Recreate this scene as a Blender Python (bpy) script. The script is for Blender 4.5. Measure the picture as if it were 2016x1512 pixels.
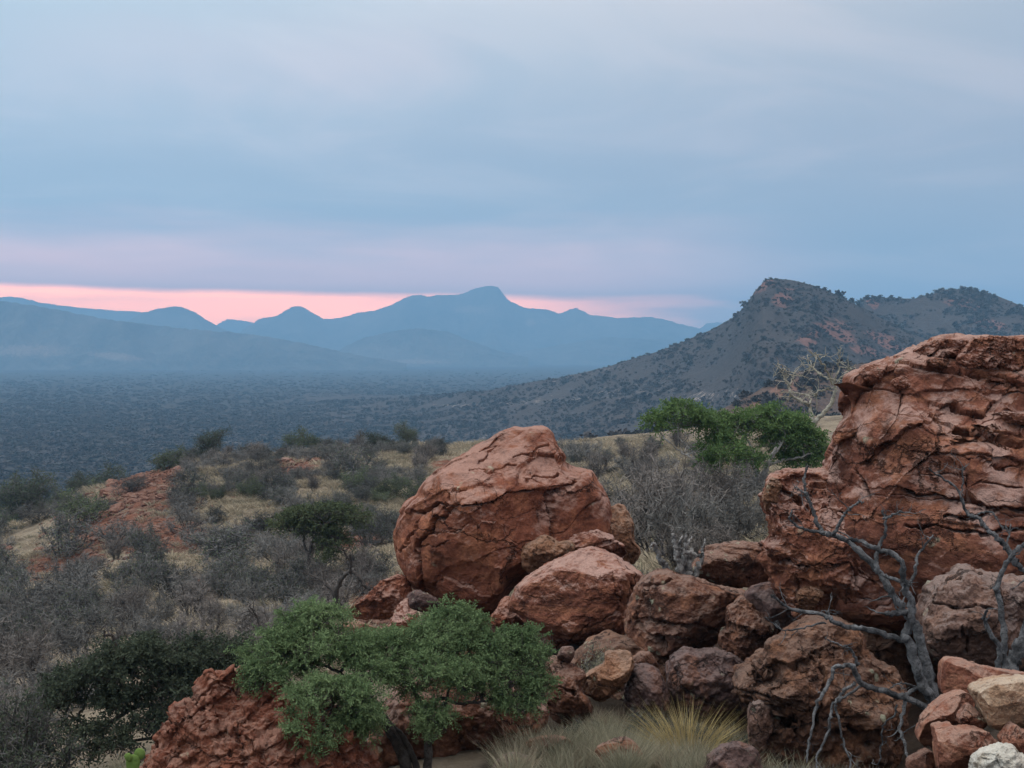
import bpy, math, random
import numpy as np
from math import radians as R

random.seed(5)
rng = np.random.default_rng(11)
scene = bpy.context.scene
for o in list(bpy.data.objects):
    bpy.data.objects.remove(o)

# ------------------------------------------------------------------ camera
EYE = 70.0                       # metres above the plain
FPX = 2769.0                     # focal length in pixels of a 2016 px wide frame
PITCH = math.atan(66.0 / FPX)
CT, ST = math.cos(PITCH), math.sin(PITCH)
cam_d = bpy.data.cameras.new('camera')
cam_d.sensor_width = 36.0
cam_d.lens = 36.0 * FPX / 2016.0
cam_d.clip_start = 0.1
cam_d.clip_end = 60000.0
cam = bpy.data.objects.new('camera', cam_d)
scene.collection.objects.link(cam)
cam.location = (0, 0, EYE)
cam.rotation_euler = (R(90) - PITCH, 0, 0)
scene.camera = cam

# ------------------------------------------------------------------ colour management, sampling
vs = scene.view_settings
vs.view_transform = 'Standard'
vs.look = 'None'
vs.exposure = 0.45
vs.gamma = 1.0
vs.use_curve_mapping = False
scene.cycles.use_denoising = True
scene.cycles.max_bounces = 6
scene.cycles.diffuse_bounces = 3
scene.cycles.volume_bounces = 0
scene.cycles.transparent_max_bounces = 8

# ------------------------------------------------------------------ node helper
class NT:
    """Small wrapper that makes node trees readable."""
    def __init__(s, tree):
        s.t = tree
    def n(s, typ, **kw):
        nd = s.t.nodes.new(typ)
        for k, v in kw.items():
            setattr(nd, k, v)
        return nd
    def put(s, sock, v):
        if hasattr(v, 'is_output') or isinstance(v, bpy.types.NodeSocket):
            s.t.links.new(v, sock)
        else:
            sock.default_value = v
    def math(s, op, a, b=0.0, c=None, clamp=False):
        m = s.n('ShaderNodeMath', operation=op, use_clamp=clamp)
        s.put(m.inputs[0], a); s.put(m.inputs[1], b)
        if c is not None: s.put(m.inputs[2], c)
        return m.outputs[0]
    def vmath(s, op, a, b=(0, 0, 0)):
        m = s.n('ShaderNodeVectorMath', operation=op)
        s.put(m.inputs[0], a)
        if op == 'SCALE': s.put(m.inputs['Scale'], b)
        else: s.put(m.inputs[1], b)
        return m.outputs[1] if op in ('DOT_PRODUCT', 'LENGTH') else m.outputs[0]
    def mix(s, f, a, b, blend='MIX'):
        m = s.n('ShaderNodeMix', data_type='RGBA', blend_type=blend)
        s.put(m.inputs[0], f)
        s.put(m.inputs[6], a if not isinstance(a, tuple) else (*a[:3], 1))
        s.put(m.inputs[7], b if not isinstance(b, tuple) else (*b[:3], 1))
        return m.outputs[2]
    def smooth(s, x, lo, hi, a=0.0, b=1.0):
        m = s.n('ShaderNodeMapRange', interpolation_type='SMOOTHSTEP')
        s.put(m.inputs[0], x)
        for i, v in enumerate((lo, hi, a, b)): s.put(m.inputs[1 + i], v)
        return m.outputs[0]
    def lin(s, x, lo, hi, a=0.0, b=1.0):
        m = s.n('ShaderNodeMapRange')
        s.put(m.inputs[0], x)
        for i, v in enumerate((lo, hi, a, b)): s.put(m.inputs[1 + i], v)
        return m.outputs[0]
    def noise(s, vec, scale, detail=6.0, rough=0.6, dist=0.0, col=False):
        m = s.n('ShaderNodeTexNoise')
        s.put(m.inputs['Vector'], vec); s.put(m.inputs['Scale'], scale)
        m.inputs['Detail'].default_value = detail; m.inputs['Roughness'].default_value = rough
        m.inputs['Distortion'].default_value = dist
        return m.outputs['Color' if col else 'Fac']
    def voro(s, vec, scale, feature='F1', rand=1.0):
        m = s.n('ShaderNodeTexVoronoi', feature=feature)
        s.put(m.inputs['Vector'], vec); s.put(m.inputs['Scale'], scale)
        m.inputs['Randomness'].default_value = rand
        return m.outputs['Distance']
    def ramp(s, x, stops):
        m = s.n('ShaderNodeValToRGB')
        e = m.color_ramp.elements
        while len(e) < len(stops): e.new(0.5)
        for el, (p, c) in zip(e, stops):
            el.position = p; el.color = (*c, 1) if len(c) == 3 else c
        s.put(m.inputs[0], x)
        return m.outputs[0]
    def mapping(s, vec, scale=(1, 1, 1), rot=(0, 0, 0), loc=(0, 0, 0)):
        m = s.n('ShaderNodeMapping')
        s.put(m.inputs[0], vec)
        m.inputs[1].default_value = loc; m.inputs[2].default_value = rot; m.inputs[3].default_value = scale
        return m.outputs[0]

# ------------------------------------------------------------------ sky
SUN_EL, SUN_AZ = R(66), R(245)       # azimuth from +Y (view direction), clockwise
world = bpy.data.worlds.new('World')
scene.world = world
world.use_nodes = True
world.node_tree.nodes.clear()
n = NT(world.node_tree)
tc = n.n('ShaderNodeTexCoord')
d = n.vmath('NORMALIZE', tc.outputs['Generated'])
sep = n.n('ShaderNodeSeparateXYZ'); n.put(sep.inputs[0], d)
X, Y, Z = sep.outputs
el = Z
az = n.n('ShaderNodeMath', operation='ARCTAN2'); n.put(az.inputs[0], X); n.put(az.inputs[1], Y); az = az.outputs[0]
# overcast deck: its structure is projected on a flat cloud base
zc = n.math('ADD', n.math('MAXIMUM', Z, 0.0), 0.10)
comb = n.n('ShaderNodeCombineXYZ')
n.put(comb.inputs[0], n.math('DIVIDE', X, zc)); n.put(comb.inputs[1], n.math('DIVIDE', Y, zc))
deck = comb.outputs[0]
c1 = n.noise(n.mapping(deck, scale=(0.55, 0.40, 1), loc=(3.3, 1.2, 0)), 1.0, 4.0, 0.5, 0.6)
c2 = n.noise(n.mapping(deck, scale=(1.15, 1.0, 1), loc=(7.1, 0.4, 2)), 1.0, 6.0, 0.55, 0.8)
SKY = n.ramp(n.lin(el, 0.0, 0.5), [
    (0.00, (0.80, 0.92, 1.10)),
    (0.07, (0.62, 0.80, 1.02)),
    (0.15, (0.42, 0.60, 0.82)),
    (0.28, (0.415, 0.565, 0.765)),
    (0.45, (0.42, 0.57, 0.74)),
    (0.60, (0.50, 0.65, 0.80)),
    (1.00, (0.62, 0.73, 0.82)),
])
# cooler and brighter to the left, greyer to the right
SKY = n.mix(n.smooth(az, -0.45, 0.45), SKY, n.mix(1.0, SKY, (0.885, 0.775, 0.755), 'MULTIPLY'))
SKY = n.mix(n.math('MULTIPLY', n.smooth(c1, 0.40, 0.70), 0.40), SKY, n.mix(1.0, SKY, (1.22, 1.12, 1.07), 'MULTIPLY'))
SKY = n.mix(n.math('MULTIPLY', n.smooth(c2, 0.44, 0.68), 0.8), SKY, n.mix(1.0, SKY, (1.28, 1.15, 1.09), 'MULTIPLY'))
SKY = n.mix(n.math('MULTIPLY', n.smooth(c2, 0.50, 0.25), 0.5), SKY, n.mix(1.0, SKY, (0.88, 0.92, 0.95), 'MULTIPLY'))
streak = n.math('MULTIPLY', n.smooth(n.math('ABSOLUTE', n.math('SUBTRACT', n.math('ADD', el, n.math('MULTIPLY', n.math('SUBTRACT', c2, 0.5), 0.10)), n.math('MULTIPLY_ADD', az, 0.10, 0.215))), 0.045, 0.0),
                n.math('MULTIPLY', n.smooth(az, 0.02, -0.10), n.smooth(az, -0.42, -0.25)))
SKY = n.mix(n.math('MULTIPLY', streak, 0.8), SKY, n.mix(1.0, SKY, (1.22, 1.06, 1.03), 'MULTIPLY'))
# an overcast sky grows brighter towards the zenith
SKY = n.mix(1.0, SKY, (1.0, 0.915, 0.815), 'MULTIPLY')
SKYb = n.vmath('SCALE', SKY, n.lin(el, 0.12, 0.9, 0.99, 1.9))
# afterglow under the lower edge of the deck
edge_n = n.noise(n.mapping(d, scale=(6, 6, 40)), 1.0, 3.0, 0.5)
azf = n.smooth(az, 0.26, 0.02)
azl = n.smooth(az, -1.6, -0.5)
veil = n.math('MULTIPLY', n.math('MULTIPLY', n.smooth(n.math('ADD', el, n.math('MULTIPLY', n.math('SUBTRACT', edge_n, 0.5), 0.05)), 0.100, 0.040), azf), azl)
SKYb = n.mix(n.math('MULTIPLY', veil, 0.75), SKYb, (2.0, 1.10, 1.0))
thr = n.math('ADD', n.math('MULTIPLY_ADD', az, -0.013, 0.0395), n.math('MULTIPLY', n.math('SUBTRACT', edge_n, 0.5), 0.010))
band = n.smooth(n.math('SUBTRACT', thr, el), -0.0025, 0.0045)
rag = n.noise(n.mapping(d, scale=(9, 9, 60), loc=(2, 1, 0)), 1.0, 5.0, 0.6)
glow = n.math('MULTIPLY', n.math('MULTIPLY', band, n.smooth(n.math('ADD', az, n.math('MULTIPLY', n.math('SUBTRACT', rag, 0.5), 0.25)), 0.17, -0.06)), azl)
glow = n.math('MULTIPLY', glow, n.smooth(rag, 0.25, 0.60, 0.72, 1.0))
SKYb = n.mix(glow, SKYb, (11.0, 3.5, 1.5))
nish = n.n('ShaderNodeTexSky', sky_type='NISHITA')
nish.sun_disc = False
nish.sun_elevation = SUN_EL
nish.sun_rotation = SUN_AZ
nish.altitude = 1100
bg_cloud = n.n('ShaderNodeBackground'); n.put(bg_cloud.inputs[0], SKYb); bg_cloud.inputs[1].default_value = 1.0
bg_sky = n.n('ShaderNodeBackground'); n.put(bg_sky.inputs[0], nish.outputs[0]); bg_sky.inputs[1].default_value = 0.05
msh = n.n('ShaderNodeMixShader'); msh.inputs[0].default_value = 0.93      # the deck lets a little clear sky through
n.put(msh.inputs[1], bg_sky.outputs[0]); n.put(msh.inputs[2], bg_cloud.outputs[0])
wo = n.n('ShaderNodeOutputWorld'); n.put(wo.inputs[0], msh.outputs[0])

# ------------------------------------------------------------------ sun behind the overcast: very soft
sun_d = bpy.data.lights.new('sun', 'SUN')
sun_d.energy = 1.4
sun_d.angle = R(70)
sun_d.color = (1.0, 0.93, 0.86)
sun = bpy.data.objects.new('sun', sun_d)
scene.collection.objects.link(sun)
sd = np.array([math.sin(SUN_AZ) * math.cos(SUN_EL), math.cos(SUN_AZ) * math.cos(SUN_EL), math.sin(SUN_EL)])
from mathutils import Vector
sun.rotation_euler = Vector(sd).to_track_quat('Z', 'Y').to_euler()
sun.location = (0, 0, EYE + 50)

# ------------------------------------------------------------------ geometry helpers
def W(px, py, D):
    """world point that lies at distance D (along +Y) on the ray through a photograph pixel"""
    px, py, D = np.broadcast_arrays(np.asarray(px, float), np.asarray(py, float), np.asarray(D, float))
    dx = (px - 1008.0) / FPX; dd = (py - 756.0) / FPX
    s = D / (CT - dd * ST)
    return np.stack([dx * s, D, EYE + (-ST - dd * CT) * s], -1)

def proj(P):
    q = np.asarray(P, float) - np.array([0, 0, EYE])
    dep = q[..., 1] * CT - q[..., 2] * ST
    up = q[..., 1] * ST + q[..., 2] * CT
    return 1008 + FPX * q[..., 0] / dep, 756 - FPX * up / dep

def link(o, parent=None):
    scene.collection.objects.link(o)
    if parent is not None: o.parent = parent
    return o

def tag(o, label=None, cat=None, group=None, kind=None):
    if label: o['label'] = label
    if cat: o['category'] = cat
    if group: o['group'] = group
    if kind: o['kind'] = kind
    return o

def mesh_data(name, V, F, mats, smooth=True, midx=None):
    """V (n,3); F array (m,3|4) or list of such arrays"""
    if not isinstance(F, list): F = [F]
    F = [np.asarray(f, np.int32) for f in F if len(f)]
    me = bpy.data.meshes.new(name)
    V = np.asarray(V, np.float32)
    me.vertices.add(len(V)); me.vertices.foreach_set('co', V.ravel())
    loops = np.concatenate([f.ravel() for f in F])
    tot = np.concatenate([np.full(len(f), f.shape[1], np.int32) for f in F])
    st = np.concatenate([[0], np.cumsum(tot)[:-1]]).astype(np.int32)
    me.loops.add(len(loops)); me.loops.foreach_set('vertex_index', loops)
    me.polygons.add(len(tot)); me.polygons.foreach_set('loop_start', st)
    if midx is not None: me.polygons.foreach_set('material_index', np.asarray(midx, np.int32))
    me.polygons.foreach_set('use_smooth', np.full(len(tot), smooth, bool))
    for m in (mats if isinstance(mats, (list, tuple)) else [mats]):
        me.materials.append(m)
    me.update(calc_edges=True)
    return me

def mk(name, V, F, mat, parent=None, origin=None, smooth=True, midx=None):
    V = np.asarray(V, float)
    org = np.zeros(3) if origin is None else np.asarray(origin, float)
    off = org if parent is None else (np.array(parent.location) if origin is None else org)
    me = mesh_data(name, V - off, F, mat, smooth, midx)
    o = bpy.data.objects.new(name, me)
    link(o, parent)
    if parent is None: o.location = org
    return o

def empty(name, loc):
    o = bpy.data.objects.new(name, None)
    o.empty_display_size = 0.2
    o.location = loc
    return link(o)

# ------------------------------------------------------------------ vectorised noise
_pt = np.random.default_rng(3)
PERM = _pt.permutation(4096).astype(np.int32)
_g = _pt.normal(size=(4096, 3)); GRAD = (_g / np.linalg.norm(_g, axis=1, keepdims=True)).astype(np.float32)
FEAT = _pt.random((4096, 3)).astype(np.float32)
SCAL = _pt.random(4096).astype(np.float32)
def hsh(ix, iy, iz, seed=0):
    return PERM[(ix * 73 + PERM[(iy * 151 + PERM[(iz * 199 + seed * 37) & 4095]) & 4095]) & 4095]
def perlin(P, seed=0):
    P = np.asarray(P, np.float32)
    i = np.floor(P).astype(np.int32); f = P - i
    u = f * f * f * (f * (f * 6 - 15) + 10)
    out = np.zeros(len(P), np.float32)
    for a in (0, 1):
        wx = u[:, 0] if a else 1 - u[:, 0]
        for b in (0, 1):
            wy = u[:, 1] if b else 1 - u[:, 1]
            for c in (0, 1):
                wz = u[:, 2] if c else 1 - u[:, 2]
                g = GRAD[hsh(i[:, 0] + a, i[:, 1] + b, i[:, 2] + c, seed)]
                out += wx * wy * wz * (g[:, 0] * (f[:, 0] - a) + g[:, 1] * (f[:, 1] - b) + g[:, 2] * (f[:, 2] - c))
    return out * 1.5
def fbm(P, octv=4, seed=0, gain=0.5, lac=2.03):
    P = np.asarray(P, np.float32); a = 1.0; s = 0
    for k in range(octv):
        s = s + a * perlin(P, seed + k); P = P * lac + 11.7; a *= gain
    return s
def ridged(P, octv=4, seed=0, gain=0.5):
    P = np.asarray(P, np.float32); a = 1.0; s = 0
    for k in range(octv):
        s = s + a * (1 - 2 * np.abs(perlin(P, seed + k))); P = P * 2.03 + 5.3; a *= gain
    return s
def cells(P, seed=0, tilt=1.0):
    """chipped plates: every Voronoi cell is a small tilted plane; also the distance to the cell border"""
    P = np.asarray(P, np.float32)
    i = np.floor(P).astype(np.int32)
    b1 = np.full(len(P), 9., np.float32); b2 = b1.copy()
    hh = np.zeros(len(P), np.int32); dv = np.zeros((len(P), 3), np.float32)
    for a in (-1, 0, 1):
        for b in (-1, 0, 1):
            for c in (-1, 0, 1):
                h = hsh(i[:, 0] + a, i[:, 1] + b, i[:, 2] + c, seed)
                q = P - (i + np.array([a, b, c], np.int32) + FEAT[h])
                dd = np.einsum('ij,ij->i', q, q)
                m = dd < b1
                b2 = np.where(m, b1, np.minimum(b2, dd)); b1 = np.where(m, dd, b1)
                hh = np.where(m, h, hh); dv[m] = q[m]
    pl = np.einsum('ij,ij->i', dv, GRAD[hh]) * tilt + (SCAL[hh] - 0.5)
    return pl, np.sqrt(b2) - np.sqrt(b1)
_ang = 0.7
_ROT = np.array([[0.36, 0.48, -0.80], [-0.80, 0.60, 0.0], [0.48, 0.64, 0.60]], np.float32)
def facet(P, seed=0):
    """value noise, linear inside the tetrahedra of a skewed lattice: flat faces that meet in sharp creases"""
    P = np.asarray(P, np.float32)
    S = P + P.sum(1, keepdims=True) / 3.0
    i = np.floor(S).astype(np.int32); f = S - i
    o = np.argsort(-f, axis=1); fs = np.take_along_axis(f, o, 1)
    w = np.stack([1 - fs[:, 0], fs[:, 0] - fs[:, 1], fs[:, 1] - fs[:, 2], fs[:, 2]], 1)
    c = i.copy(); r = np.arange(len(P))
    out = w[:, 0] * SCAL[hsh(c[:, 0], c[:, 1], c[:, 2], seed)]
    for k in range(3):
        c[r, o[:, k]] += 1
        out = out + w[:, k + 1] * SCAL[hsh(c[:, 0], c[:, 1], c[:, 2], seed)]
    return (out - 0.5) * 2
def facets(P, octv=3, seed=0, gain=0.5, lac=2.17):
    P = np.asarray(P, np.float32); a = 1.0; s = 0
    for k in range(octv):
        s = s + a * facet(P, seed + k); P = (P @ _ROT) * lac + 3.7; a *= gain
    return s
def sstep(x, a, b):
    t = np.clip((x - a) / (b - a), 0, 1); return t * t * (3 - 2 * t)

def catmull(P, n, closed=False):
    P = np.asarray(P, float); m = len(P)
    if closed:
        idx = np.arange(n) / n * m
    else:
        idx = np.linspace(0, m - 1, n)
    i = np.floor(idx).astype(int); f = (idx - i)[:, None]
    g = (lambda k: P[k % m]) if closed else (lambda k: P[np.clip(k, 0, m - 1)])
    p0, p1, p2, p3 = g(i - 1), g(i), g(i + 1), g(i + 2)
    return 0.5 * (2 * p1 + (p2 - p0) * f + (2 * p0 - 5 * p1 + 4 * p2 - p3) * f**2 + (3 * p1 - p0 - 3 * p2 + p3) * f**3)

# ------------------------------------------------------------------ materials
def new_mat(name, rough=0.95, spec=0.15):
    m = bpy.data.materials.new(name); m.use_nodes = True
    m.node_tree.nodes.clear()
    k = NT(m.node_tree)
    b = k.n('ShaderNodeBsdfPrincipled')
    b.inputs['Roughness'].default_value = rough
    b.inputs['Specular IOR Level'].default_value = spec
    o = k.n('ShaderNodeOutputMaterial'); k.put(o.inputs[0], b.outputs[0])
    return m, k, b
def bump(k, b, h, dist, strength=1.0, prev=None):
    u = k.n('ShaderNodeBump'); u.inputs['Strength'].default_value = strength
    u.inputs['Distance'].default_value = dist
    k.put(u.inputs['Height'], h)
    if prev is not None: k.put(u.inputs['Normal'], prev)
    k.put(b.inputs['Normal'], u.outputs[0])
    return u.outputs[0]

def rock_mat(name, dark, mid, light, patina_skylit, top_amt=0.5, scale=1.0, lichen=0.0, strat=0.0, bump_d=0.02, spots=0.0, streak=0.5):
    m, k, b = new_mat(name, 0.93, 0.2)
    t = k.n('ShaderNodeTexCoord'); oi = k.n('ShaderNodeObjectInfo')
    off = k.vmath('SCALE', k.vmath('ADD', (17.3, 9.1, 4.7), (0, 0, 0)), oi.outputs['Random'])
    v = k.vmath('ADD', t.outputs['Object'], off)
    v = k.vmath('SCALE', v, scale)
    big = k.noise(v, 0.9, 5, 0.55, 0.4)
    med = k.noise(v, 3.2, 8, 0.65, 0.6)
    fin = k.noise(v, 16, 9, 0.7)
    grain = k.noise(v, 60, 4, 0.7)
    c = k.ramp(k.math('ADD', k.math('MULTIPLY', big, 0.55), k.math('MULTIPLY', med, 0.45)),
               [(0.38, dark), (0.46, mid), (0.54, mid), (0.62, light)])
    pz = k.noise(v, 1.9, 7, 0.6, 1.2)
    c = k.mix(k.math('MULTIPLY', k.smooth(pz, 0.54, 0.62), 0.55), c, light)
    c = k.mix(k.math('MULTIPLY', k.smooth(pz, 0.44, 0.36), 0.55), c, tuple(x * 0.8 for x in dark))
    # stretched iron bands along the bedding
    if strat > 0:
        sv = k.mapping(v, scale=(0.5, 0.5, 5.0), rot=(0.0, R(12), 0))
        sb = k.noise(sv, 1.6, 7, 0.62, 0.8)
        c = k.mix(k.math('MULTIPLY', k.smooth(sb, 0.50, 0.66), strat), c, light)
        c = k.mix(k.math('MULTIPLY', k.smooth(sb, 0.46, 0.33), strat), c, dark)
    c = k.mix(k.math('MULTIPLY', k.smooth(fin, 0.38, 0.70), 0.55), k.mix(1.0, c, (0.72, 0.70, 0.70), 'MULTIPLY'), k.mix(1.0, c, (1.28, 1.24, 1.2), 'MULTIPLY'))
    # desert varnish running down the faces
    dv = k.noise(k.mapping(v, scale=(2.2, 2.2, 0.55)), 1.3, 6, 0.6, 0.5)
    c = k.mix(k.math('MULTIPLY', k.smooth(dv, 0.56, 0.70), streak), c, tuple(x * 0.42 for x in dark))
    # ragged weathered crust; skylight on upturned faces is painted in as paler tint
    c = k.mix(k.math('MULTIPLY', k.smooth(k.noise(v, 38, 6, 0.75), 0.46, 0.60), 0.30), c, k.mix(1.0, c, (0.60, 0.58, 0.58), 'MULTIPLY'))
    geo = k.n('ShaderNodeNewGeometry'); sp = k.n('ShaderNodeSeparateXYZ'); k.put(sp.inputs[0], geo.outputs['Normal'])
    rind_skylit = k.math('ADD', k.math('MULTIPLY', sp.outputs[2], 0.45), k.math('MULTIPLY', k.math('SUBTRACT', k.noise(v, 2.1, 9, 0.68, 0.3), 0.5), 2.4))
    c = k.mix(k.math('MULTIPLY', k.smooth(rind_skylit, 0.05, 0.50), top_amt), c, k.mix(k.smooth(grain, 0.3, 0.7), patina_skylit, tuple(x * 0.72 for x in patina_skylit)))
    if lichen > 0:
        lv = k.voro(k.vmath('ADD', v, k.vmath('SCALE', k.noise(v, 9, 4, 0.6, col=True), 0.16)), 4.5)
        lm = k.math('MULTIPLY', k.smooth(lv, 0.30, 0.18), k.smooth(k.noise(v, 1.7, 4, 0.6), 0.60 - 0.2 * lichen, 0.70 - 0.2 * lichen))
        c = k.mix(k.math('MULTIPLY', lm, 0.8), c, (0.34, 0.36, 0.27))
    if spots > 0:
        sv2 = k.voro(v, 22)
        c = k.mix(k.math('MULTIPLY', k.smooth(sv2, 0.22, 0.10), spots), c, tuple(min(1, x * 1.9) for x in light))
    k.put(b.inputs['Base Color'], c)
    sharp = k.voro(k.vmath('ADD', v, k.vmath('SCALE', k.noise(v, 4.0, 5, 0.65, col=True), 0.30)), 7.0)
    hair = k.voro(k.vmath('ADD', k.mapping(v, scale=(0.55, 0.55, 1.0), rot=(0.2, 0.25, 0)), k.vmath('SCALE', k.noise(v, 1.8, 6, 0.65, col=True), 0.55)), 1.05, 'DISTANCE_TO_EDGE')
    hm = k.math('MULTIPLY', k.smooth(hair, 0.018, 0.002), k.smooth(k.noise(v, 0.9, 3, 0.5), 0.42, 0.55))
    c = k.mix(k.math('MULTIPLY', hm, 0.75), c, tuple(x * 0.30 for x in dark))
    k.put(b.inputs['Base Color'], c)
    vc = k.voro(k.vmath('ADD', v, k.vmath('SCALE', k.noise(v, 3.0, 4, 0.6, col=True), 0.5)), 1.5, 'DISTANCE_TO_EDGE')
    crack = k.math('MULTIPLY', k.smooth(vc, 0.025, 0.0), k.smooth(k.noise(v, 1.3, 2, 0.5), 0.54, 0.64))
    h = k.math('ADD', k.math('MULTIPLY', fin, 1.0), k.math('MULTIPLY', med, 2.2))
    h = k.math('ADD', h, k.math('MULTIPLY', grain, 0.5))
    h = k.math('ADD', h, k.math('MULTIPLY', sharp, 1.3))
    pit = k.voro(v, 11)
    h = k.math('ADD', h, k.math('MULTIPLY', k.smooth(pit, 0.0, 0.35), 0.35))
    h = k.math('SUBTRACT', h, k.math('MULTIPLY', crack, 1.4))
    h = k.math('SUBTRACT', h, k.math('MULTIPLY', hm, 1.6))
    bump(k, b, h, bump_d, 0.9)
    return m

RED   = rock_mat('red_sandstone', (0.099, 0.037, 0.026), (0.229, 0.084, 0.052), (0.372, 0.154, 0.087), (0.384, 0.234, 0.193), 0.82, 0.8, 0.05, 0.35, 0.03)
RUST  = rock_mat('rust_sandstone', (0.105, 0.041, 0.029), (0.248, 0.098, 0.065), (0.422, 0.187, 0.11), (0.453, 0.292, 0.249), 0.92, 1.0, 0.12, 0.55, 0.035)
BROWN_SHADE  = rock_mat('shaded_brown_rock', (0.054, 0.034, 0.029), (0.156, 0.082, 0.057), (0.324, 0.165, 0.099), (0.258, 0.177, 0.143), 0.5, 1.5, 0.25, 0.25, 0.03, 0, 0.5)  # darker brown: weak light around the arch is put into the colour
BROWN = rock_mat('brown_sandstone', (0.066, 0.035, 0.028), (0.186, 0.089, 0.062), (0.348, 0.165, 0.099), (0.312, 0.217, 0.182), 0.62, 1.4, 0.30, 0.30, 0.03)
TAN   = rock_mat('tan_sandstone', (0.132, 0.068, 0.044), (0.288, 0.148, 0.09), (0.408, 0.234, 0.143), (0.384, 0.274, 0.215), 0.5, 1.6, 0.25, 0.2, 0.025)
GREY  = rock_mat('grey_pink_sandstone', (0.095, 0.058, 0.048), (0.20, 0.122, 0.10), (0.31, 0.185, 0.14), (0.285, 0.218, 0.198), 0.8, 1.4, 0.25, 0.15, 0.03)
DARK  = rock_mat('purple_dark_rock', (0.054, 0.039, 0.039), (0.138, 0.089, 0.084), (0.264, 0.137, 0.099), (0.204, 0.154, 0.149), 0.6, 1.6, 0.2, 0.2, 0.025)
FRESH = rock_mat('fresh_red_stone', (0.115, 0.045, 0.034), (0.275, 0.112, 0.074), (0.40, 0.20, 0.13), (0.36, 0.25, 0.205), 0.6, 3.2, 0.12, 0.15, 0.008, 0.25, 0.2)
PALE  = rock_mat('pale_tan_stone', (0.22, 0.115, 0.075), (0.40, 0.265, 0.175), (0.50, 0.385, 0.285), (0.52, 0.45, 0.37), 0.6, 3.0, 0.0, 0.3, 0.008, 0.2, 0.1)
WHITE = rock_mat('white_quartz', (0.34, 0.30, 0.24), (0.54, 0.52, 0.46), (0.64, 0.62, 0.57), (0.62, 0.61, 0.56), 0.6, 4.0, 0.0, 0.0, 0.008, 0.0, 0.0)
RUBBLE = rock_mat('red_rubble', (0.09, 0.04, 0.03), (0.20, 0.092, 0.066), (0.30, 0.17, 0.12), (0.27, 0.19, 0.155), 0.35, 2.0)
COBBLE = rock_mat('red_conglomerate', (0.102, 0.039, 0.028), (0.252, 0.093, 0.059), (0.384, 0.171, 0.11), (0.372, 0.234, 0.187), 0.5, 1.8, 0.1, 0.0, 0.03)
# ------------------------------------------------------------------ near terrain
GD = np.array([2, 5, 8, 11, 14, 17, 20, 25, 30, 40, 60, 80, 100, 130, 160, 200, 300, 450, 600, 820], float)
GC = {   # photograph column -> metres below the eye at those distances
    -400: [1.7, 2.6, 3.6, 4.7, 5.6, 6.5, 7.3, 8.5, 9.5, 11.2, 13.9, 15.6, 16.6, 18.9, 22.5, 28, 42, 59, 71, 73],
    0:    [1.7, 2.5, 3.4, 4.4, 5.1, 6.0, 6.7, 7.9, 8.8, 10.5, 13.2, 14.7, 15.2, 17.0, 20.5, 26, 40, 57, 71, 73],
    300:  [1.7, 2.5, 3.3, 4.2, 5.0, 5.6, 6.0, 7.0, 7.9, 9.4, 11.5, 12.7, 12.6, 10.6, 12.8, 19, 35, 55, 71, 73],
    600:  [1.7, 2.4, 3.2, 4.0, 4.5, 5.0, 5.5, 6.6, 7.3, 8.7, 10.8, 11.6, 11.4, 9.6, 11.0, 16, 32, 53, 71, 73],
    750:  [1.7, 2.3, 3.1, 3.8, 4.3, 4.4, 4.3, 5.2, 6.3, 8.0, 10.3, 11.4, 11.2, 9.3, 10.5, 15, 30, 50, 69, 73],
    950:  [1.7, 2.1, 2.8, 3.5, 4.1, 4.15, 4.1, 4.8, 6.0, 8.0, 10.0, 11.0, 11.0, 9.6, 10.5, 14, 28, 47, 66, 73],
    1200: [1.7, 1.95, 2.7, 3.35, 4.1, 4.35, 4.1, 4.4, 4.9, 5.9, 7.6, 8.8, 9.3, 9.4, 9.7, 12.6, 25, 42, 60, 72],
    1500: [1.7, 1.9, 2.5, 3.4, 4.35, 4.5, 4.2, 4.0, 4.2, 5.0, 6.0, 6.5, 6.6, 7.2, 8.0, 10, 20, 32, 45, 66],
    1800: [1.7, 1.8, 2.5, 3.6, 4.4, 4.5, 4.2, 3.9, 3.7, 4.2, 4.8, 5.0, 5.0, 5.5, 6.5, 9, 18, 30, 44, 66],
    2000: [1.65, 1.7, 2.15, 2.8, 3.4, 3.6, 3.5, 3.5, 3.6, 4, 4.6, 4.9, 5, 5.5, 6.5, 9, 18, 30, 44, 66],
    2400: [1.6, 1.6, 1.9, 2.3, 2.6, 2.8, 2.9, 3.0, 3.1, 3.4, 3.8, 4.0, 4.2, 5, 6, 9, 18, 30, 44, 66],
}
_cx = np.array(sorted(GC), float); _gt = np.array([GC[int(c)] for c in _cx])
_lx = np.linspace(_cx[0], _cx[-1], 57); _ly = np.linspace(math.log(2), math.log(820), 73)
_tmp = np.array([np.interp(_ly, np.log(GD), r) for r in _gt])
_fine = np.array([np.interp(_lx, _cx, _tmp[:, j]) for j in range(len(_ly))]).T
def _blur(a, k, ax):
    w = np.array([1, 4, 6, 4, 1.]) / 16
    for _ in range(k):
        p = np.pad(a, [(2, 2) if i == ax else (0, 0) for i in range(2)], mode='edge')
        a = sum(w[i] * np.take(p, np.arange(i, i + a.shape[ax]), ax) for i in range(5))
    return a
_fine = _blur(_blur(_fine, 2, 0), 1, 1)
_mean = _fine[[0, -1]].mean(0)
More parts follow.
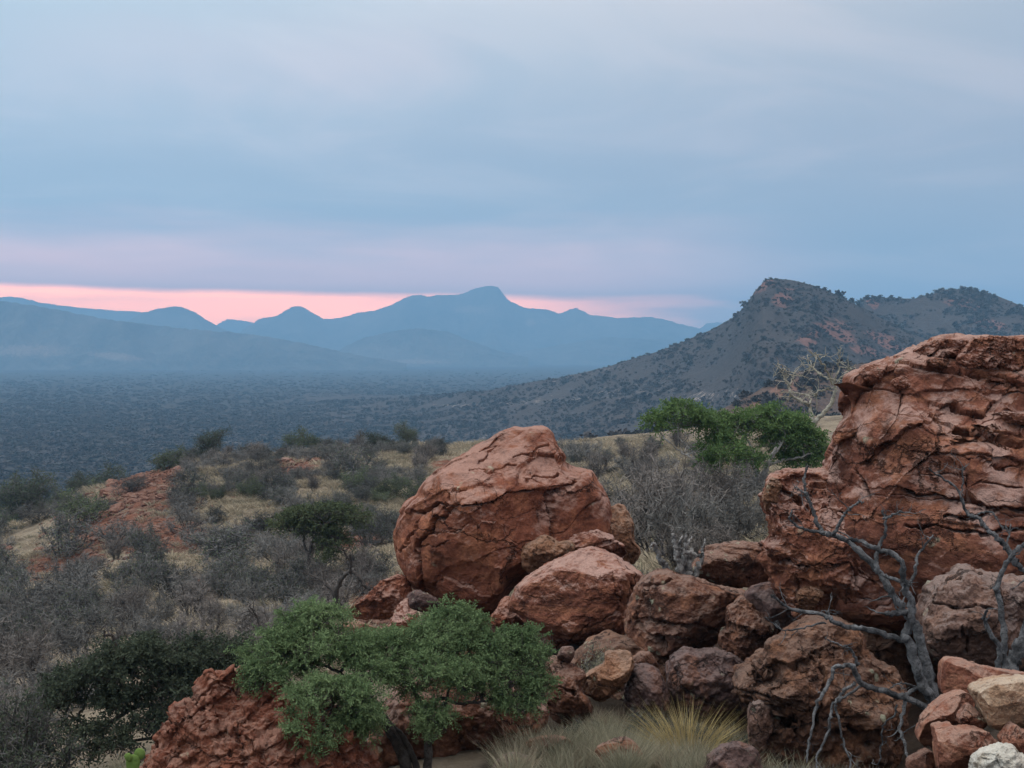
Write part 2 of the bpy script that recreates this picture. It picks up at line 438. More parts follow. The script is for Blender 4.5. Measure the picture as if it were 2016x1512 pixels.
def ground_z(x, y, detail=True):
    x = np.asarray(x, float); y = np.asarray(y, float)
    r = np.hypot(x, y); a = np.arctan2(x, y)
    ac = np.clip(a, -0.55, 0.55)
    D = np.clip(np.where(np.abs(a) < 0.55, y, r * math.cos(0.55)), 2, 820)
    px = np.clip(1008 + FPX * np.tan(ac), _cx[0], _cx[-1])
    fi = (px - _lx[0]) / (_lx[1] - _lx[0]); i = np.clip(fi.astype(int), 0, len(_lx) - 2); fi = fi - i
    fj = (np.log(D) - _ly[0]) / (_ly[1] - _ly[0]); j = np.clip(fj.astype(int), 0, len(_ly) - 2); fj = fj - j
    h = (_fine[i, j] * (1 - fi) + _fine[i + 1, j] * fi) * (1 - fj) + (_fine[i, j + 1] * (1 - fi) + _fine[i + 1, j + 1] * fi) * fj
    hm = _mean[j] * (1 - fj) + _mean[j + 1] * fj
    wb = sstep(np.abs(a), 0.6, 2.8)
    z = EYE - (h * (1 - wb) + hm * wb)
    if detail:
        sh = np.shape(z)
        P = np.stack([x.ravel(), y.ravel(), np.zeros(x.size)], -1)
        w = np.clip(r.ravel() / 60, 0.15, 1.2)
        z = z + (w * (fbm(P * 0.11, 3, 40) * 0.45) + fbm(P * 0.9, 3, 50) * 0.07).reshape(sh)
    return z
def gp(px, D):
    x = (px - 1008.0) / FPX * D * 0.998
    return np.array([x, D, float(ground_z(np.array([x]), np.array([D]))[0])])
_scanD = np.exp(np.linspace(math.log(9), math.log(300), 500))
def find_D(px, py):
    x = (px - 1008.0) / FPX * _scanD
    P = np.stack([x, _scanD, ground_z(x, _scanD)], -1)
    _, row = proj(P)
    ok = np.where(row <= py)[0]
    if len(ok) == 0: return None
    return float(_scanD[ok[0]])

ang = np.unique(np.concatenate([np.linspace(-0.43, 0.43, 620), np.linspace(-math.pi, math.pi, 130)]))
rad = np.concatenate([[0.4, 0.9, 1.4], np.exp(np.linspace(math.log(2), math.log(830), 235))])
A, Rr = np.meshgrid(ang, rad, indexing='ij')
gx, gy = Rr * np.sin(A), Rr * np.cos(A)
gz = ground_z(gx, gy)
na, nr = A.shape
V = np.stack([gx, gy, gz], -1).reshape(-1, 3)
idx = np.arange(na * nr).reshape(na, nr)
Fq = np.stack([idx[:-1, :-1], idx[1:, :-1], idx[1:, 1:], idx[:-1, 1:]], -1).reshape(-1, 4)[:, ::-1]
# soil map: where bare red rock breaks through the straw
gpx, gpy = proj(np.where(V[:, 1:2] > 1, V, [[0, 2, 60]]))
def blob(px, py, cx, cy, rx, ry, rot=0.0):
    c, s = math.cos(rot), math.sin(rot)
    u = ((px - cx) * c + (py - cy) * s) / rx; w = (-(px - cx) * s + (py - cy) * c) / ry
    return np.clip(1.25 - np.sqrt(u * u + w * w), 0, 1)
REDS = [(270, 1050, 150, 42, 0.1), (290, 945, 95, 34, -0.1), (585, 925, 55, 22, 0), (760, 1200, 80, 60, 0), (120, 1110, 90, 30, -.2),
        (300, 985, 120, 18, 0), (700, 1060, 60, 18, 0), (1000, 1250, 160, 60, 0), (900, 920, 60, 18, 0), (420, 1150, 60, 16, 0), (1600, 1350, 300, 200, 0)]
redm = np.zeros(len(V))
for b_ in REDS: redm = np.maximum(redm, blob(gpx, gpy, *b_))
redm = np.where((V[:, 1] > 5) & (V[:, 1] < 190), redm, 0)

m_ground, k, b = new_mat('dry_ground', 1.0, 0.05)
t = k.n('ShaderNodeTexCoord'); v = t.outputs['Object']
at = k.n('ShaderNodeAttribute'); at.attribute_name = 'red_soil'
n1 = k.noise(v, 0.12, 6, 0.6, 0.5); n2 = k.noise(v, 0.9, 7, 0.65); n3 = k.noise(v, 7, 6, 0.7)
c = k.ramp(k.math('ADD', k.math('MULTIPLY', n1, 0.6), k.math('MULTIPLY', n2, 0.4)), [(0.36, (0.18, 0.14, 0.112)), (0.47, (0.27, 0.225, 0.17)), (0.57, (0.385, 0.325, 0.25)), (0.66, (0.245, 0.155, 0.12))])
rm = k.smooth(k.math('ADD', at.outputs['Fac'], k.math('MULTIPLY', k.math('SUBTRACT', n2, 0.5), 1.6)), 0.16, 0.42)
c = k.mix(rm, c, k.ramp(n3, [(0.32, (0.10, 0.042, 0.030)), (0.50, (0.215, 0.09, 0.06)), (0.66, (0.33, 0.20, 0.15))]))
c = k.mix(k.math('MULTIPLY', k.smooth(n3, 0.35, 0.7), 0.5), k.mix(1.0, c, (0.7, 0.7, 0.7), 'MULTIPLY'), k.mix(1.0, c, (1.2, 1.2, 1.15), 'MULTIPLY'))
# shade between the boulders, painted into the ground as darker soil
at2 = k.n('ShaderNodeAttribute'); at2.attribute_name = 'gap_shade'
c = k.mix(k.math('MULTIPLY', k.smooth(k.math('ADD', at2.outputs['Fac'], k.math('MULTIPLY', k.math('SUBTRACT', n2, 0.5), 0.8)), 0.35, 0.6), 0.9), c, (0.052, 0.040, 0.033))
# darker patches set by noise alone
c = k.mix(k.math('MULTIPLY', k.smooth(k.noise(v, 0.35, 4, 0.6), 0.5, 0.64), 0.55), c, (0.10, 0.085, 0.07))
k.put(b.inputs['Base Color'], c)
bump(k, b, k.math('ADD', n3, k.math('MULTIPLY', n2, 3.0)), 0.25, 0.8)
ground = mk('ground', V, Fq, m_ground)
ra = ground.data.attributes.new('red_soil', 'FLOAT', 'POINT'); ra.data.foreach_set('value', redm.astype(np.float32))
shade_mask = sstep(gpx, 880, 1020) * sstep(V[:, 1], 27, 22) * (V[:, 1] > 3)
ra = ground.data.attributes.new('gap_shade', 'FLOAT', 'POINT'); ra.data.foreach_set('value', shade_mask.astype(np.float32))
tag(ground, 'rocky hillside with straw coloured grass and red soil falling towards the plain', 'ground', kind='structure')

# ------------------------------------------------------------------ plain
m_plain, k, b = new_mat('bushveld_soil', 1.0, 0.03)
t = k.n('ShaderNodeTexCoord'); v = t.outputs['Object']
n1 = k.noise(k.mapping(v, scale=(1, 0.5, 1)), 0.012, 8, 0.7, 0.3); n2 = k.noise(v, 0.15, 6, 0.7)
c = k.ramp(k.math('ADD', k.math('MULTIPLY', n1, 0.5), k.math('MULTIPLY', n2, 0.5)), [(0.35, (0.036, 0.035, 0.033)), (0.52, (0.043, 0.040, 0.038)), (0.68, (0.062, 0.056, 0.050))])
k.put(b.inputs['Base Color'], c)
xs = np.concatenate([np.linspace(-9500, -3500, 16), np.linspace(-3400, 3400, 120), np.linspace(3500, 9500, 16)])
ys = np.concatenate([np.linspace(-2900, 500, 20), np.linspace(560, 4000, 140), np.linspace(4100, 12900, 100)])
GX, GY = np.meshgrid(xs, ys, indexing='ij')
PP = np.stack([GX.ravel(), GY.ravel(), 0 * GX.ravel()], -1)
GZ = (fbm(PP / 300, 3, 60) * 1.2).reshape(GX.shape) - 0.6
idx = np.arange(GX.size).reshape(GX.shape)
Fp = np.stack([idx[:-1, :-1], idx[1:, :-1], idx[1:, 1:], idx[:-1, 1:]], -1).reshape(-1, 4)
plain = mk('plain', np.stack([GX, GY, GZ], -1).reshape(-1, 3), Fp, m_plain)
tag(plain, 'wide flat dark bushveld plain reaching to the mountains', 'plain', kind='structure')

# ------------------------------------------------------------------ hills and mountains
def hill_mat(name, veg, grass, rock, sc=1.0, grass_amt=0.5):
    m, k, b = new_mat(name, 1.0, 0.03)
    t = k.n('ShaderNodeTexCoord'); v = t.outputs['Object']
    n1 = k.noise(v, 0.006 * sc, 8, 0.65, 0.6); n2 = k.noise(v, 0.05 * sc, 6, 0.7); n3 = k.noise(v, 0.3 * sc, 5, 0.7)
    c = k.ramp(k.math('ADD', k.math('MULTIPLY', n1, 0.55), k.math('MULTIPLY', n2, 0.45)), [(0.40, veg), (0.50, tuple(.6 * a + .4 * g for a, g in zip(veg, grass))), (0.66, grass)])
    c = k.mix(k.math('MULTIPLY', k.smooth(n3, 0.45, 0.65), grass_amt), c, tuple(x * 1.15 for x in grass))
    a1 = k.n('ShaderNodeAttribute'); a1.attribute_name = 'bare_rock'
    rm = k.smooth(k.math('ADD', a1.outputs['Fac'], k.math('MULTIPLY', k.math('SUBTRACT', k.noise(v, (0.03 if sc > 0.5 else 0.25) * sc, 8, 0.75, 0.8), 0.5), 3.2)), 0.45, 0.75)
    c = k.mix(rm, c, k.ramp(n3, [(0.35, tuple(x * 0.55 for x in rock)), (0.6, rock)]))
    a2 = k.n('ShaderNodeAttribute'); a2.attribute_name = 'pale_stone'
    pm = k.smooth(k.math('ADD', k.math('MULTIPLY', a2.outputs['Fac'], 0.5), k.math('MULTIPLY', k.math('SUBTRACT', k.noise(v, 0.16 * sc, 5, 0.75), 0.5), 3.4)), 0.60, 0.85)
    c = k.mix(pm, c, (0.27, 0.235, 0.21))
    k.put(b.inputs['Base Color'], c)
    bump(k, b, k.math('ADD', n2, k.math('MULTIPLY', n3, 0.4)), 8.0 / sc, 0.7)
    return m
M_NEAR = hill_mat('scrub_slope', (0.044, 0.041, 0.042), (0.072, 0.064, 0.062), (0.20, 0.110, 0.092), 1.0, 0.5)
M_FOOT = hill_mat('brown_scrub_slope', (0.065, 0.050, 0.046), (0.145, 0.108, 0.092), (0.20, 0.12, 0.095), 1.6, 0.5)
M_FAR = hill_mat('far_scrub_slope', (0.018, 0.022, 0.022), (0.150, 0.135, 0.12), (0.24, 0.19, 0.16), 0.35, 0.35)

HILLS = {}
def hill(name, label, sil, Dc, front, back, mat, npx=220, nD=90, gul=0.12, rough=2.0, pw=1.35, seed=0, rocks=(), pales=(), base=0.0):
    sil = np.array(sil, float)
    Dcs = np.full(len(sil), Dc, float) if np.isscalar(Dc) else np.array(Dc, float)
    def crest(px):
        row = np.interp(px, sil[:, 0], sil[:, 1]); D = np.interp(px, sil[:, 0], Dcs)
        return row, D
    def surf(px, v):
        """v in [-1,1]: -1 front foot, 0 crest, 1 back foot"""
        row, D = crest(px)
        D = D + 0.03 * D * perlin(np.stack([px / 90, px * 0, px * 0 + seed], -1), 77 + seed)
        zc = W(px, row, D)[..., 2] - base
        dist = np.where(v < 0, D + v * front, D + v * back)
        s = np.abs(v)
        prof = (1 - s) ** pw
        x = (px - 1008) / FPX * dist * 0.9985
        P = np.stack([x, dist, 0 * x], -1)
        L = front * 0.30
        g = ridged(np.stack([x / L, dist / (L * 2.2), 0 * x + seed], -1), 4, 90 + seed) * 0.5 - 0.75
        z = base + zc * prof + np.abs(zc) * gul * g * np.clip(np.sin(np.pi * np.clip(s, 0, 1)) * 1.4, 0, 1)
        z = z + rough * fbm(P / 40, 4, 130 + seed) * np.clip(0.45 + s * 4, 0, 1) * np.clip((1 - s) * 6, 0, 1)
        return np.stack([x, dist, z - 3.0 * sstep(s, 0.9, 1.0)], -1)
    px = np.linspace(sil[0, 0], sil[-1, 0], npx)
    v = np.concatenate([np.linspace(-1, 0, int(nD * .72)), np.linspace(0, 1, int(nD * .28) + 1)[1:]])
    PX, VV = np.meshgrid(px, v, indexing='ij')
    S = surf(PX.ravel(), VV.ravel())
    idx = np.arange(PX.size).reshape(PX.shape)
    F = np.stack([idx[:-1, :-1], idx[1:, :-1], idx[1:, 1:], idx[:-1, 1:]], -1).reshape(-1, 4)
    o = mk(name, S, F, mat)
    qx, qy = proj(S)
    for nm, lst in (('bare_rock', rocks), ('pale_stone', pales)):
        mm = np.zeros(len(S))
        for b_ in lst: mm = np.maximum(mm, blob(qx, qy, *b_))
        mm = np.where(VV.ravel() < 0.1, mm, 0)
        a = o.data.attributes.new(nm, 'FLOAT', 'POINT'); a.data.foreach_set('value', mm.astype(np.float32))
    tag(o, label, 'hill', kind='structure')
    HILLS[label] = surf
    return o

hill('mountain', 'scrub covered rocky hill with a blunt peak rising behind the big outcrop',
     [(560, 795), (660, 790), (780, 784), (880, 776), (960, 768), (1000, 760), (1100, 744), (1200, 721), (1300, 690), (1400, 650), (1440, 627), (1470, 599), (1488, 571), (1505, 553), (1525, 548),
      (1560, 552), (1600, 561), (1640, 577), (1680, 596), (1715, 616), (1770, 645), (1840, 675), (1950, 705), (2250, 770)],
     [1880, 1830, 1720, 1600, 1520, 1460, 1390, 1320, 1260, 1190, 1160, 1130, 1110, 1100, 1100, 1100, 1100, 1100, 1110, 1120, 1130, 1140, 1150, 1150], 620, 520, M_NEAR, 330, 150, 0.20, 1.5, 1.2, 1,
     rocks=[(1650, 655, 60, 26, .5), (1595, 665, 28, 36, .3), (1500, 565, 26, 14, -.6), (1740, 668, 50, 18, .4), (1540, 590, 30, 20, 0), (1700, 690, 60, 14, .2)],
     pales=[(1050, 790, 200, 12, -.05), (1240, 770, 160, 20, -.1), (1150, 735, 90, 8, -.2), (1400, 780, 200, 20, 0), (900, 798, 120, 6, 0), (960, 860, 80, 8, 0)])
hill('mountain', 'broad scrub hill with two low knolls at the right edge behind the outcrop',
     [(1560, 700), (1640, 640), (1690, 605), (1703, 587), (1712, 585), (1760, 587), (1800, 588), (1830, 579), (1860, 572), (1890, 569), (1920, 572), (1960, 581), (2016, 604), (2100, 645), (2400, 740)],
     1400, 420, 500, M_NEAR, 200, 90, 0.16, 1.5, 1.2, 2, rocks=[(1720, 596, 16, 12, 0), (1900, 600, 50, 12, .2), (1950, 640, 60, 12, .2)])
hill('foothill', 'brown scrub covered spur in front of the right hand hill',
     [(1080, 880), (1200, 866), (1280, 850), (1350, 828), (1420, 806), (1480, 776), (1540, 742), (1620, 722), (1720, 716), (1850, 712), (2016, 720), (2400, 760)],
     [330, 335, 340, 350, 360, 380, 400, 410, 420, 430, 440, 450], 150, 200, M_FOOT, 200, 90, 0.06, 1.2, 1.1, 3, rocks=[(1500, 800, 80, 20, -.3), (1560, 760, 60, 16, -.2)],
     pales=[(1560, 735, 60, 10, 0), (1480, 815, 70, 12, 0)], base=28)
far = [
 ('mountain_ridge', 'long dark blue ridge sloping down into the plain at left',
  [(-500, 560), (-200, 575), (0, 592), (60, 600), (120, 611), (200, 627), (300, 640), (400, 650), (480, 656), (560, 668), (620, 681), (700, 699), (800, 716)], 5500, 420, 900, 0.16, 4,
  [(60, 690, 110, 16, 0), (230, 702, 80, 10, .1)]),
 ('mountain_ridge', 'pale far ridge rising at the left edge behind the dark ridge',
  [(-500, 570), (-100, 578), (0, 585), (20, 584), (45, 587), (80, 596), (150, 605), (210, 610), (245, 612), (275, 614), (330, 640), (420, 690)], 9800, 900, 900, 0.1, 5, []),
 ('mountain', 'rounded blue dome hill left of the cone shaped peak',
  [(180, 690), (250, 632), (280, 616), (305, 609), (322, 606), (342, 603), (360, 605), (385, 615), (410, 632), (435, 646), (460, 656), (520, 690)], 8200, 800, 900, 0.12, 6, []),
 ('mountain', 'tiny pale hill seen far off in the gap beside the dome',
  [(400, 660), (432, 636), (448, 628), (460, 629), (495, 634), (540, 660)], 11300, 500, 500, 0.1, 7, []),
 ('mountain', 'big blue mountain massif with rounded summit in the centre of the horizon',
  [(420, 700), (475, 652), (508, 629), (530, 624), (545, 622), (560, 612), (575, 604), (588, 602), (602, 607), (622, 620), (638, 628), (668, 626), (690, 621), (705, 615), (740, 611), (765, 602), (785, 593), (800, 585), (815, 581), (830, 581), (842, 584),
   (862, 581), (880, 580), (897, 581), (920, 575), (935, 568), (950, 564), (966, 562), (980, 566), (990, 577), (1000, 590), (1018, 599), (1032, 606), (1056, 608), (1074, 608), (1090, 614), (1103, 617), (1118, 611), (1134, 606), (1148, 612),
   (1162, 620), (1190, 622), (1215, 627), (1240, 625), (1280, 624), (1310, 629), (1340, 638), (1375, 646), (1430, 660), (1520, 690)], 9000, 1500, 1200, 0.32, 8,
  [(930, 610, 60, 12, 0), (1045, 635, 14, 10, 0)]),
 ('mountain', 'low rounded blue hill standing before the central massif',
  [(640, 705), (680, 682), (720, 664), (770, 652), (830, 646), (880, 653), (930, 672), (980, 690), (1040, 704)], 6700, 600, 700, 0.14, 9, [(820, 712, 90, 6, 0)]),
 ('mountain', 'blue shoulder hill between the massif and the near slope',
  [(960, 706), (1050, 688), (1120, 676), (1200, 664), (1300, 668), (1400, 680), (1520, 690)], 7600, 700, 700, 0.12, 10, []),
 ('mountain', 'small blue knob showing beside the near rocky hill',
  [(1330, 680), (1372, 650), (1392, 637), (1412, 634), (1450, 640), (1540, 680)], 9900, 600, 600, 0.1, 11, []),
]
for nm, lab, sil, Dc, fr, bk, gul, sd_, rk in far:
    hill(nm, lab, sil, Dc, fr, bk, M_FAR, 260, 60, gul, 10.0, 1.25, sd_, rocks=rk)

# ------------------------------------------------------------------ haze: one closed box of thin blue air
HX, HY0, HY1, HZ0, HZ1 = 9800, -3000, 13000, -8.0, 545.0
hv = np.array([[x, y, z] for x in (-HX, HX) for y in (HY0, HY1) for z in (HZ0, HZ1)], float)
hf = np.array([[0, 1, 3, 2], [4, 6, 7, 5], [0, 4, 5, 1], [2, 3, 7, 6], [0, 2, 6, 4], [1, 5, 7, 3]])
m_haze = bpy.data.materials.new('blue_haze'); m_haze.use_nodes = True
m_haze.node_tree.nodes.clear()
k = NT(m_haze.node_tree)
pv = k.n('ShaderNodeVolumePrincipled')
pv.inputs['Color'].default_value = (0.30, 0.61, 0.98, 1)
pv.inputs['Density'].default_value = 0.00021
pv.inputs['Anisotropy'].default_value = 0.0
k.put(k.n('ShaderNodeOutputMaterial').inputs['Volume'], pv.outputs[0])
haze = mk('haze', hv, hf, m_haze, smooth=False)
tag(haze, 'thin blue evening haze over the plain and the mountains', 'haze', kind='stuff')
# ------------------------------------------------------------------ rocks
def poly_radius(P, c, na, smooth=True):
    """outline polygon (pixels) -> radius for na angles around c (star shaped)"""
    Q = catmull(P, 900, True) if smooth else np.array(P, float)
    d = Q - c
    a = np.arctan2(d[:, 1], d[:, 0]); r = np.hypot(d[:, 0], d[:, 1])
    A = np.arange(na) / na * 2 * np.pi - np.pi
    # outermost radius per angle bin, then interpolate
    o = np.argsort(a); a, r = a[o], r[o]
    return A, np.interp(A, np.concatenate([a - 2 * np.pi, a, a + 2 * np.pi]), np.tile(r, 3))

def seg_dist(px, py, L):
    """distance to a polyline and signed side of its nearest segment"""
    L = np.array(L, float); best = np.full(px.shape, 1e9); side = np.zeros(px.shape)
    for (x0, y0), (x1, y1) in zip(L[:-1], L[1:]):
        dx, dy = x1 - x0, y1 - y0
        t = np.clip(((px - x0) * dx + (py - y0) * dy) / (dx * dx + dy * dy), 0, 1)
        dd = np.hypot(px - x0 - t * dx, py - y0 - t * dy)
        sg = np.sign(dx * (py - y0) - dy * (px - x0))
        m = dd < best
        best = np.where(m, dd, best); side = np.where(m, sg, side)
    return best, side

def grid_normals(G):
    du = np.concatenate([G[1:2] - G[0:1], (G[2:] - G[:-2]) * 0.5, G[-1:] - G[-2:-1]], 0)
    dv = (np.roll(G, -1, 1) - np.roll(G, 1, 1)) * 0.5
    nrm = np.cross(dv, du)
    return nrm / (np.linalg.norm(nrm, axis=-1, keepdims=True) + 1e-12)

def rock_geo(poly, Y, dep, seed=0, na=240, nf=90, nb=26, p=2.5, back=0.7, planes=(), auto=7, low=0.06, chip=0.035, chip2=0.014, fine=0.010,
             strata=None, cracks=(), steps=(), bulges=(), cen=None, round_k=0.035, cobble=0.0):
    r_ = np.random.default_rng(seed + 100)
    P = np.array(poly, float)
    c = P.mean(0) if cen is None else np.array(cen, float)
    A, Rp = poly_radius(P, c, na)
    mpp = Y / FPX
    Rm = float(Rp.mean()) * mpp
    u = np.concatenate([np.linspace(0.012, 1, nf), 1 + np.linspace(0, 1, nb + 1)[1:] * 0.985])
    th = u * np.pi / 2
    rho = np.abs(np.sin(th)) ** (2 / p); h = np.sign(np.cos(th)) * np.abs(np.cos(th)) ** (2 / p)
    PX = c[0] + rho[:, None] * Rp[None] * np.cos(A)[None]
    PY = c[1] + rho[:, None] * Rp[None] * np.sin(A)[None]
    H = np.repeat(h[:, None], na, 1) * np.where(h[:, None] > 0, dep, dep * back)
    def plane(px, py, hh, sx, sz):
        return hh + sx * (PX - px) * mpp + sz * (py - PY) * mpp      # sz: change of depth per metre upwards
    pls = [plane(*q) for q in planes]
    for _ in range(auto):
        a = r_.uniform(0, 2 * np.pi); q = r_.uniform(0.35, 0.75)
        i = int((a / (2 * np.pi)) * na) % na
        ppx = c[0] + q * Rp[i] * np.cos(A[i]); ppy = c[1] + q * Rp[i] * np.sin(A[i])
        hq = dep * (1 - q ** p) ** (1 / p) * r_.uniform(0.80, 0.93)
        sl = r_.uniform(0.35, 1.0) * dep / Rm
        pls.append(plane(ppx, ppy, hq, -sl * np.cos(A[i]) + r_.normal() * .12, sl * np.sin(A[i]) + r_.normal() * .12))
    kk = round_k * dep
    Hf = H.copy()
    for q in pls:
        m = np.clip(0.5 + 0.5 * (Hf - q) / kk, 0, 1)
        Hf = Hf * (1 - m) + q * m - kk * m * (1 - m)
    H = np.where(h[:, None] > 0, np.minimum(H, np.maximum(Hf, -dep * 0.4)), H)
    for (bx, by, rx, ry, amp) in bulges:
        H = H + np.where(h[:, None] > 0, amp * np.exp(-((PX - bx) / rx) ** 2 - ((PY - by) / ry) ** 2), 0)
    D = Y - H
    bk = np.clip(-H, 0, None)
    G = W(PX, PY, Y - np.clip(H, -0.0, None))
    G[..., 1] += bk
    V = G.reshape(-1, 3)
    N = grid_normals(G).reshape(-1, 3)
    s = 1.0 / Rm
    so = r_.uniform(-50, 50, 3)
    Q = V * s + so
    wn = np.stack([perlin(Q * 1.7, 1), perlin(Q * 1.7, 2), perlin(Q * 1.7, 3)], -1)
    d1 = low * Rm * (0.55 * fbm(Q * 1.3, 2, 5) + 0.9 * facets(Q * 1.9 + wn * 0.15, 2, 6))
    if chip:
        pl, ed = cells(Q * 2.6 + wn * 0.25, 7, 1.3)
        d1 = d1 + chip * Rm * (0.5 * pl * sstep(fbm(Q * .8, 2, 33), -.3, .3) + 1.1 * facets(Q * 4.2 + wn * .3, 2, 12))
    rim = np.clip(1.0 - 0.55 * np.exp(-((np.repeat(u, na) - 1) / 0.10) ** 2), 0, 1)
    V = V + N * (d1 * rim)[:, None]
    N = grid_normals(V.reshape(G.shape)).reshape(-1, 3)
    d2 = fine * Rm * (facets(Q * 9.0 + wn * .5, 3, 20, 0.6) + 0.35 * fbm(Q * 14, 3, 27, .6))
    if chip2:
        pl, _ = cells(Q * 7.5 + wn * 0.5, 9, 1.3)
        w = sstep(fbm(Q * 1.1, 2, 31), 0.0, 0.45)
        d2 = d2 + chip2 * Rm * (0.55 * pl * w + 0.9 * facets(Q * 8.0, 2, 24))
    if cobble:
        pl, ed = cells(V * cobble[1] + wn * 0.2, 15, 0.5)
        d2 = d2 + cobble[0] * (sstep(ed, 0.0, 0.45) - 0.6 + 0.5 * pl)
    if strata:
        dip, thick, amp = strata[:3]
        cd, sd2 = math.cos(R(dip)), math.sin(R(dip))
        n_ = np.array([sd2, 0.16, cd]); n_ /= np.linalg.norm(n_)
        tn = np.array([cd, 0.5, -sd2])
        sc = (V @ n_) / thick + 0.9 * facets(V / (thick * 6), 2, 41) + 0.16 * facets(V / (thick * 1.3), 2, 45)
        i = np.floor(sc).astype(np.int32); f = sc - i
        hl = SCAL[hsh(i, i * 0 + 3, i * 0 + 1, seed)] - 0.5
        tcoord = (V @ tn) / (thick * 3.2) + hl * 11 + 0.3 * perlin(V / thick, 49)
        j = np.floor(tcoord).astype(np.int32); g = tcoord - j
        hb = SCAL[hsh(i, j, i * 0 + 9, seed)] - 0.5
        e1 = np.minimum(f, 1 - f); e2 = np.minimum(g, 1 - g)
        open_ = sstep(SCAL[hsh(i, j, j * 0 + 4, seed)], 0.35, 0.8)
        lay = (hl * 1.0 + hb * 0.9) - 0.9 * sstep(e1, 0.055, 0.01) * open_ - 0.5 * sstep(e2, 0.02, 0.004) * (hb > 0.0)
        lay = lay - 0.45 * f            # every bed leans back towards its top edge
        msk = sstep(fbm(V / (Rm * 0.8), 2, 61), -0.55, 0.15)
        d2 = d2 + amp * lay * (0.25 + 0.75 * msk)
    ppx, ppy = proj(V)
    front = np.repeat(u, na) < 1.02
    if cracks or steps:
        jx = facets(V * 4.0, 3, 71) * 8 ; jy = facets(V * 4.0, 3, 75) * 8
        jit = 1.0 + 0.6 * perlin(V * 4, 79)
    for L, wpx, dp in cracks:
        dd, sg = seg_dist(ppx + jx, ppy + jy, L)
        d2 = d2 - np.where(front, 1.15 * dp * sstep(dd, wpx * 1.5 * np.clip(jit, .3, 1.6), wpx * .25) * np.clip(jit, .35, 1.2), 0)
    for L, ext, amp in steps:      # the side to the right of the line's direction stands proud (amp > 0)
        dd, sg = seg_dist(ppx + jx, ppy + jy, L)
        d2 = d2 + np.where(front & (sg > 0), 0.7 * amp * np.exp(-dd / (ext * 1.3)), 0)
    V = V + N * d2[:, None]
    nr = len(u)
    idx = np.arange(nr * na).reshape(nr, na)
    F = np.stack([idx[:-1], np.roll(idx[:-1], -1, 1), np.roll(idx[1:], -1, 1), idx[1:]], -1).reshape(-1, 4)
    V = np.concatenate([V, V[idx[0]].mean(0, keepdims=True), V[idx[-1]].mean(0, keepdims=True)])
    t1 = np.stack([np.full(na, len(V) - 2), np.roll(idx[0], -1), idx[0]], -1)
    t2 = np.stack([np.full(na, len(V) - 1), idx[-1], np.roll(idx[-1], -1)], -1)
    return V, [F, t1, t2]

def rock(name, label, poly, Y, dep, mat, cat='boulder', parent=None, group=None, **kw):
    V, F = rock_geo(poly, Y, dep, **kw)
    org = np.array([V[:, 0].mean(), V[:, 1].mean(), V[:, 2].min()])
    if parent is not None:
        return mk(name, V, F, mat, parent=parent)
    o = mk(name, V, F, mat, origin=org)
    return tag(o, label, cat, group)

def zp(L, ox, oy, s):          # zoomed reading -> photograph pixels
    return [(ox + x / s, oy + y / s) for x, y in L]

# ---- the great boulder in the middle
Z1 = lambda L: zp(L, 700, 780, 3.086)
hero = Z1([(220, 860), (228, 800), (262, 715), (300, 660), (370, 600), (390, 550), (470, 460), (560, 420), (700, 330), (800, 275), (880, 225), (940, 200), (1030, 198), (1140, 203), (1190, 230), (1215, 285),
           (1260, 350), (1290, 405), (1345, 428), (1440, 452), (1490, 520), (1530, 590), (1560, 665), (1575, 760), (1560, 860), (1480, 950), (1300, 1010), (1150, 1080), (1020, 1130), (940, 1200), (890, 1290),
           (800, 1335), (650, 1312), (520, 1250), (400, 1180), (330, 1130), (290, 1060), (245, 970)])
rock('boulder', 'huge rounded red boulder in the middle with a sloping top and overhanging base', hero, 22.6, 1.75, RED, seed=3, na=620, nf=230, nb=34, p=2.7,
     planes=[(930, 905, 0.85, 0.10, -1.25), (1000, 1010, 1.72, -0.10, 0.10), (845, 1030, 1.15, 1.1, -0.05), (1150, 1010, 1.2, -0.85, -0.05), (960, 1150, 1.55, 0.05, 0.75)], auto=5, round_k=0.05,
     low=0.045, chip=0.014, chip2=0.008, fine=0.006, strata=(-16, 0.62, 0.035), cen=(985, 1030),
     cracks=[(Z1([(330, 690), (430, 690), (500, 662), (680, 676), (790, 655), (860, 625), (940, 592), (1090, 585)]), 2.2, 0.10),
             (Z1([(1050, 500), (1140, 470), (1235, 432)]), 2.0, 0.07), (Z1([(960, 365), (1090, 330), (1200, 288)]), 1.8, 0.06),
             (Z1([(1350, 490), (1290, 545), (1195, 625), (1190, 700), (1205, 860)]), 4.0, 0.10),
             (Z1([(550, 680), (540, 705), (460, 765), (450, 830), (392, 868), (388, 960), (398, 1060), (400, 1150)]), 2.6, 0.13),
             (Z1([(235, 935), (310, 930), (340, 860), (380, 760), (400, 700)]), 2.2, 0.08), (Z1([(590, 568), (690, 550)]), 1.6, 0.05), (Z1([(612, 575), (620, 650)]), 1.4, 0.04), (Z1([(575, 585), (578, 640)]), 1.4, 0.05),
             (Z1([(730, 395), (800, 375), (850, 315)]), 1.8, 0.05), (Z1([(400, 905), (520, 915), (590, 890)]), 1.6, 0.05), (Z1([(700, 460), (860, 445), (960, 405)]), 1.6, 0.05)],
     steps=[(Z1([(330, 690), (500, 662), (680, 676), (940, 592), (1090, 585)]), 45, -0.07), (Z1([(1350, 490), (1195, 625), (1190, 850)]), 55, -0.10),
            (Z1([(540, 705), (460, 765), (392, 868), (388, 960), (398, 1150)]), 30, 0.10), (Z1([(720, 1185), (640, 1150), (540, 1110), (500, 1170)]), 16, -0.12), (Z1([(560, 690), (700, 740), (740, 800), (600, 830), (470, 840)]), 26, -0.06)])

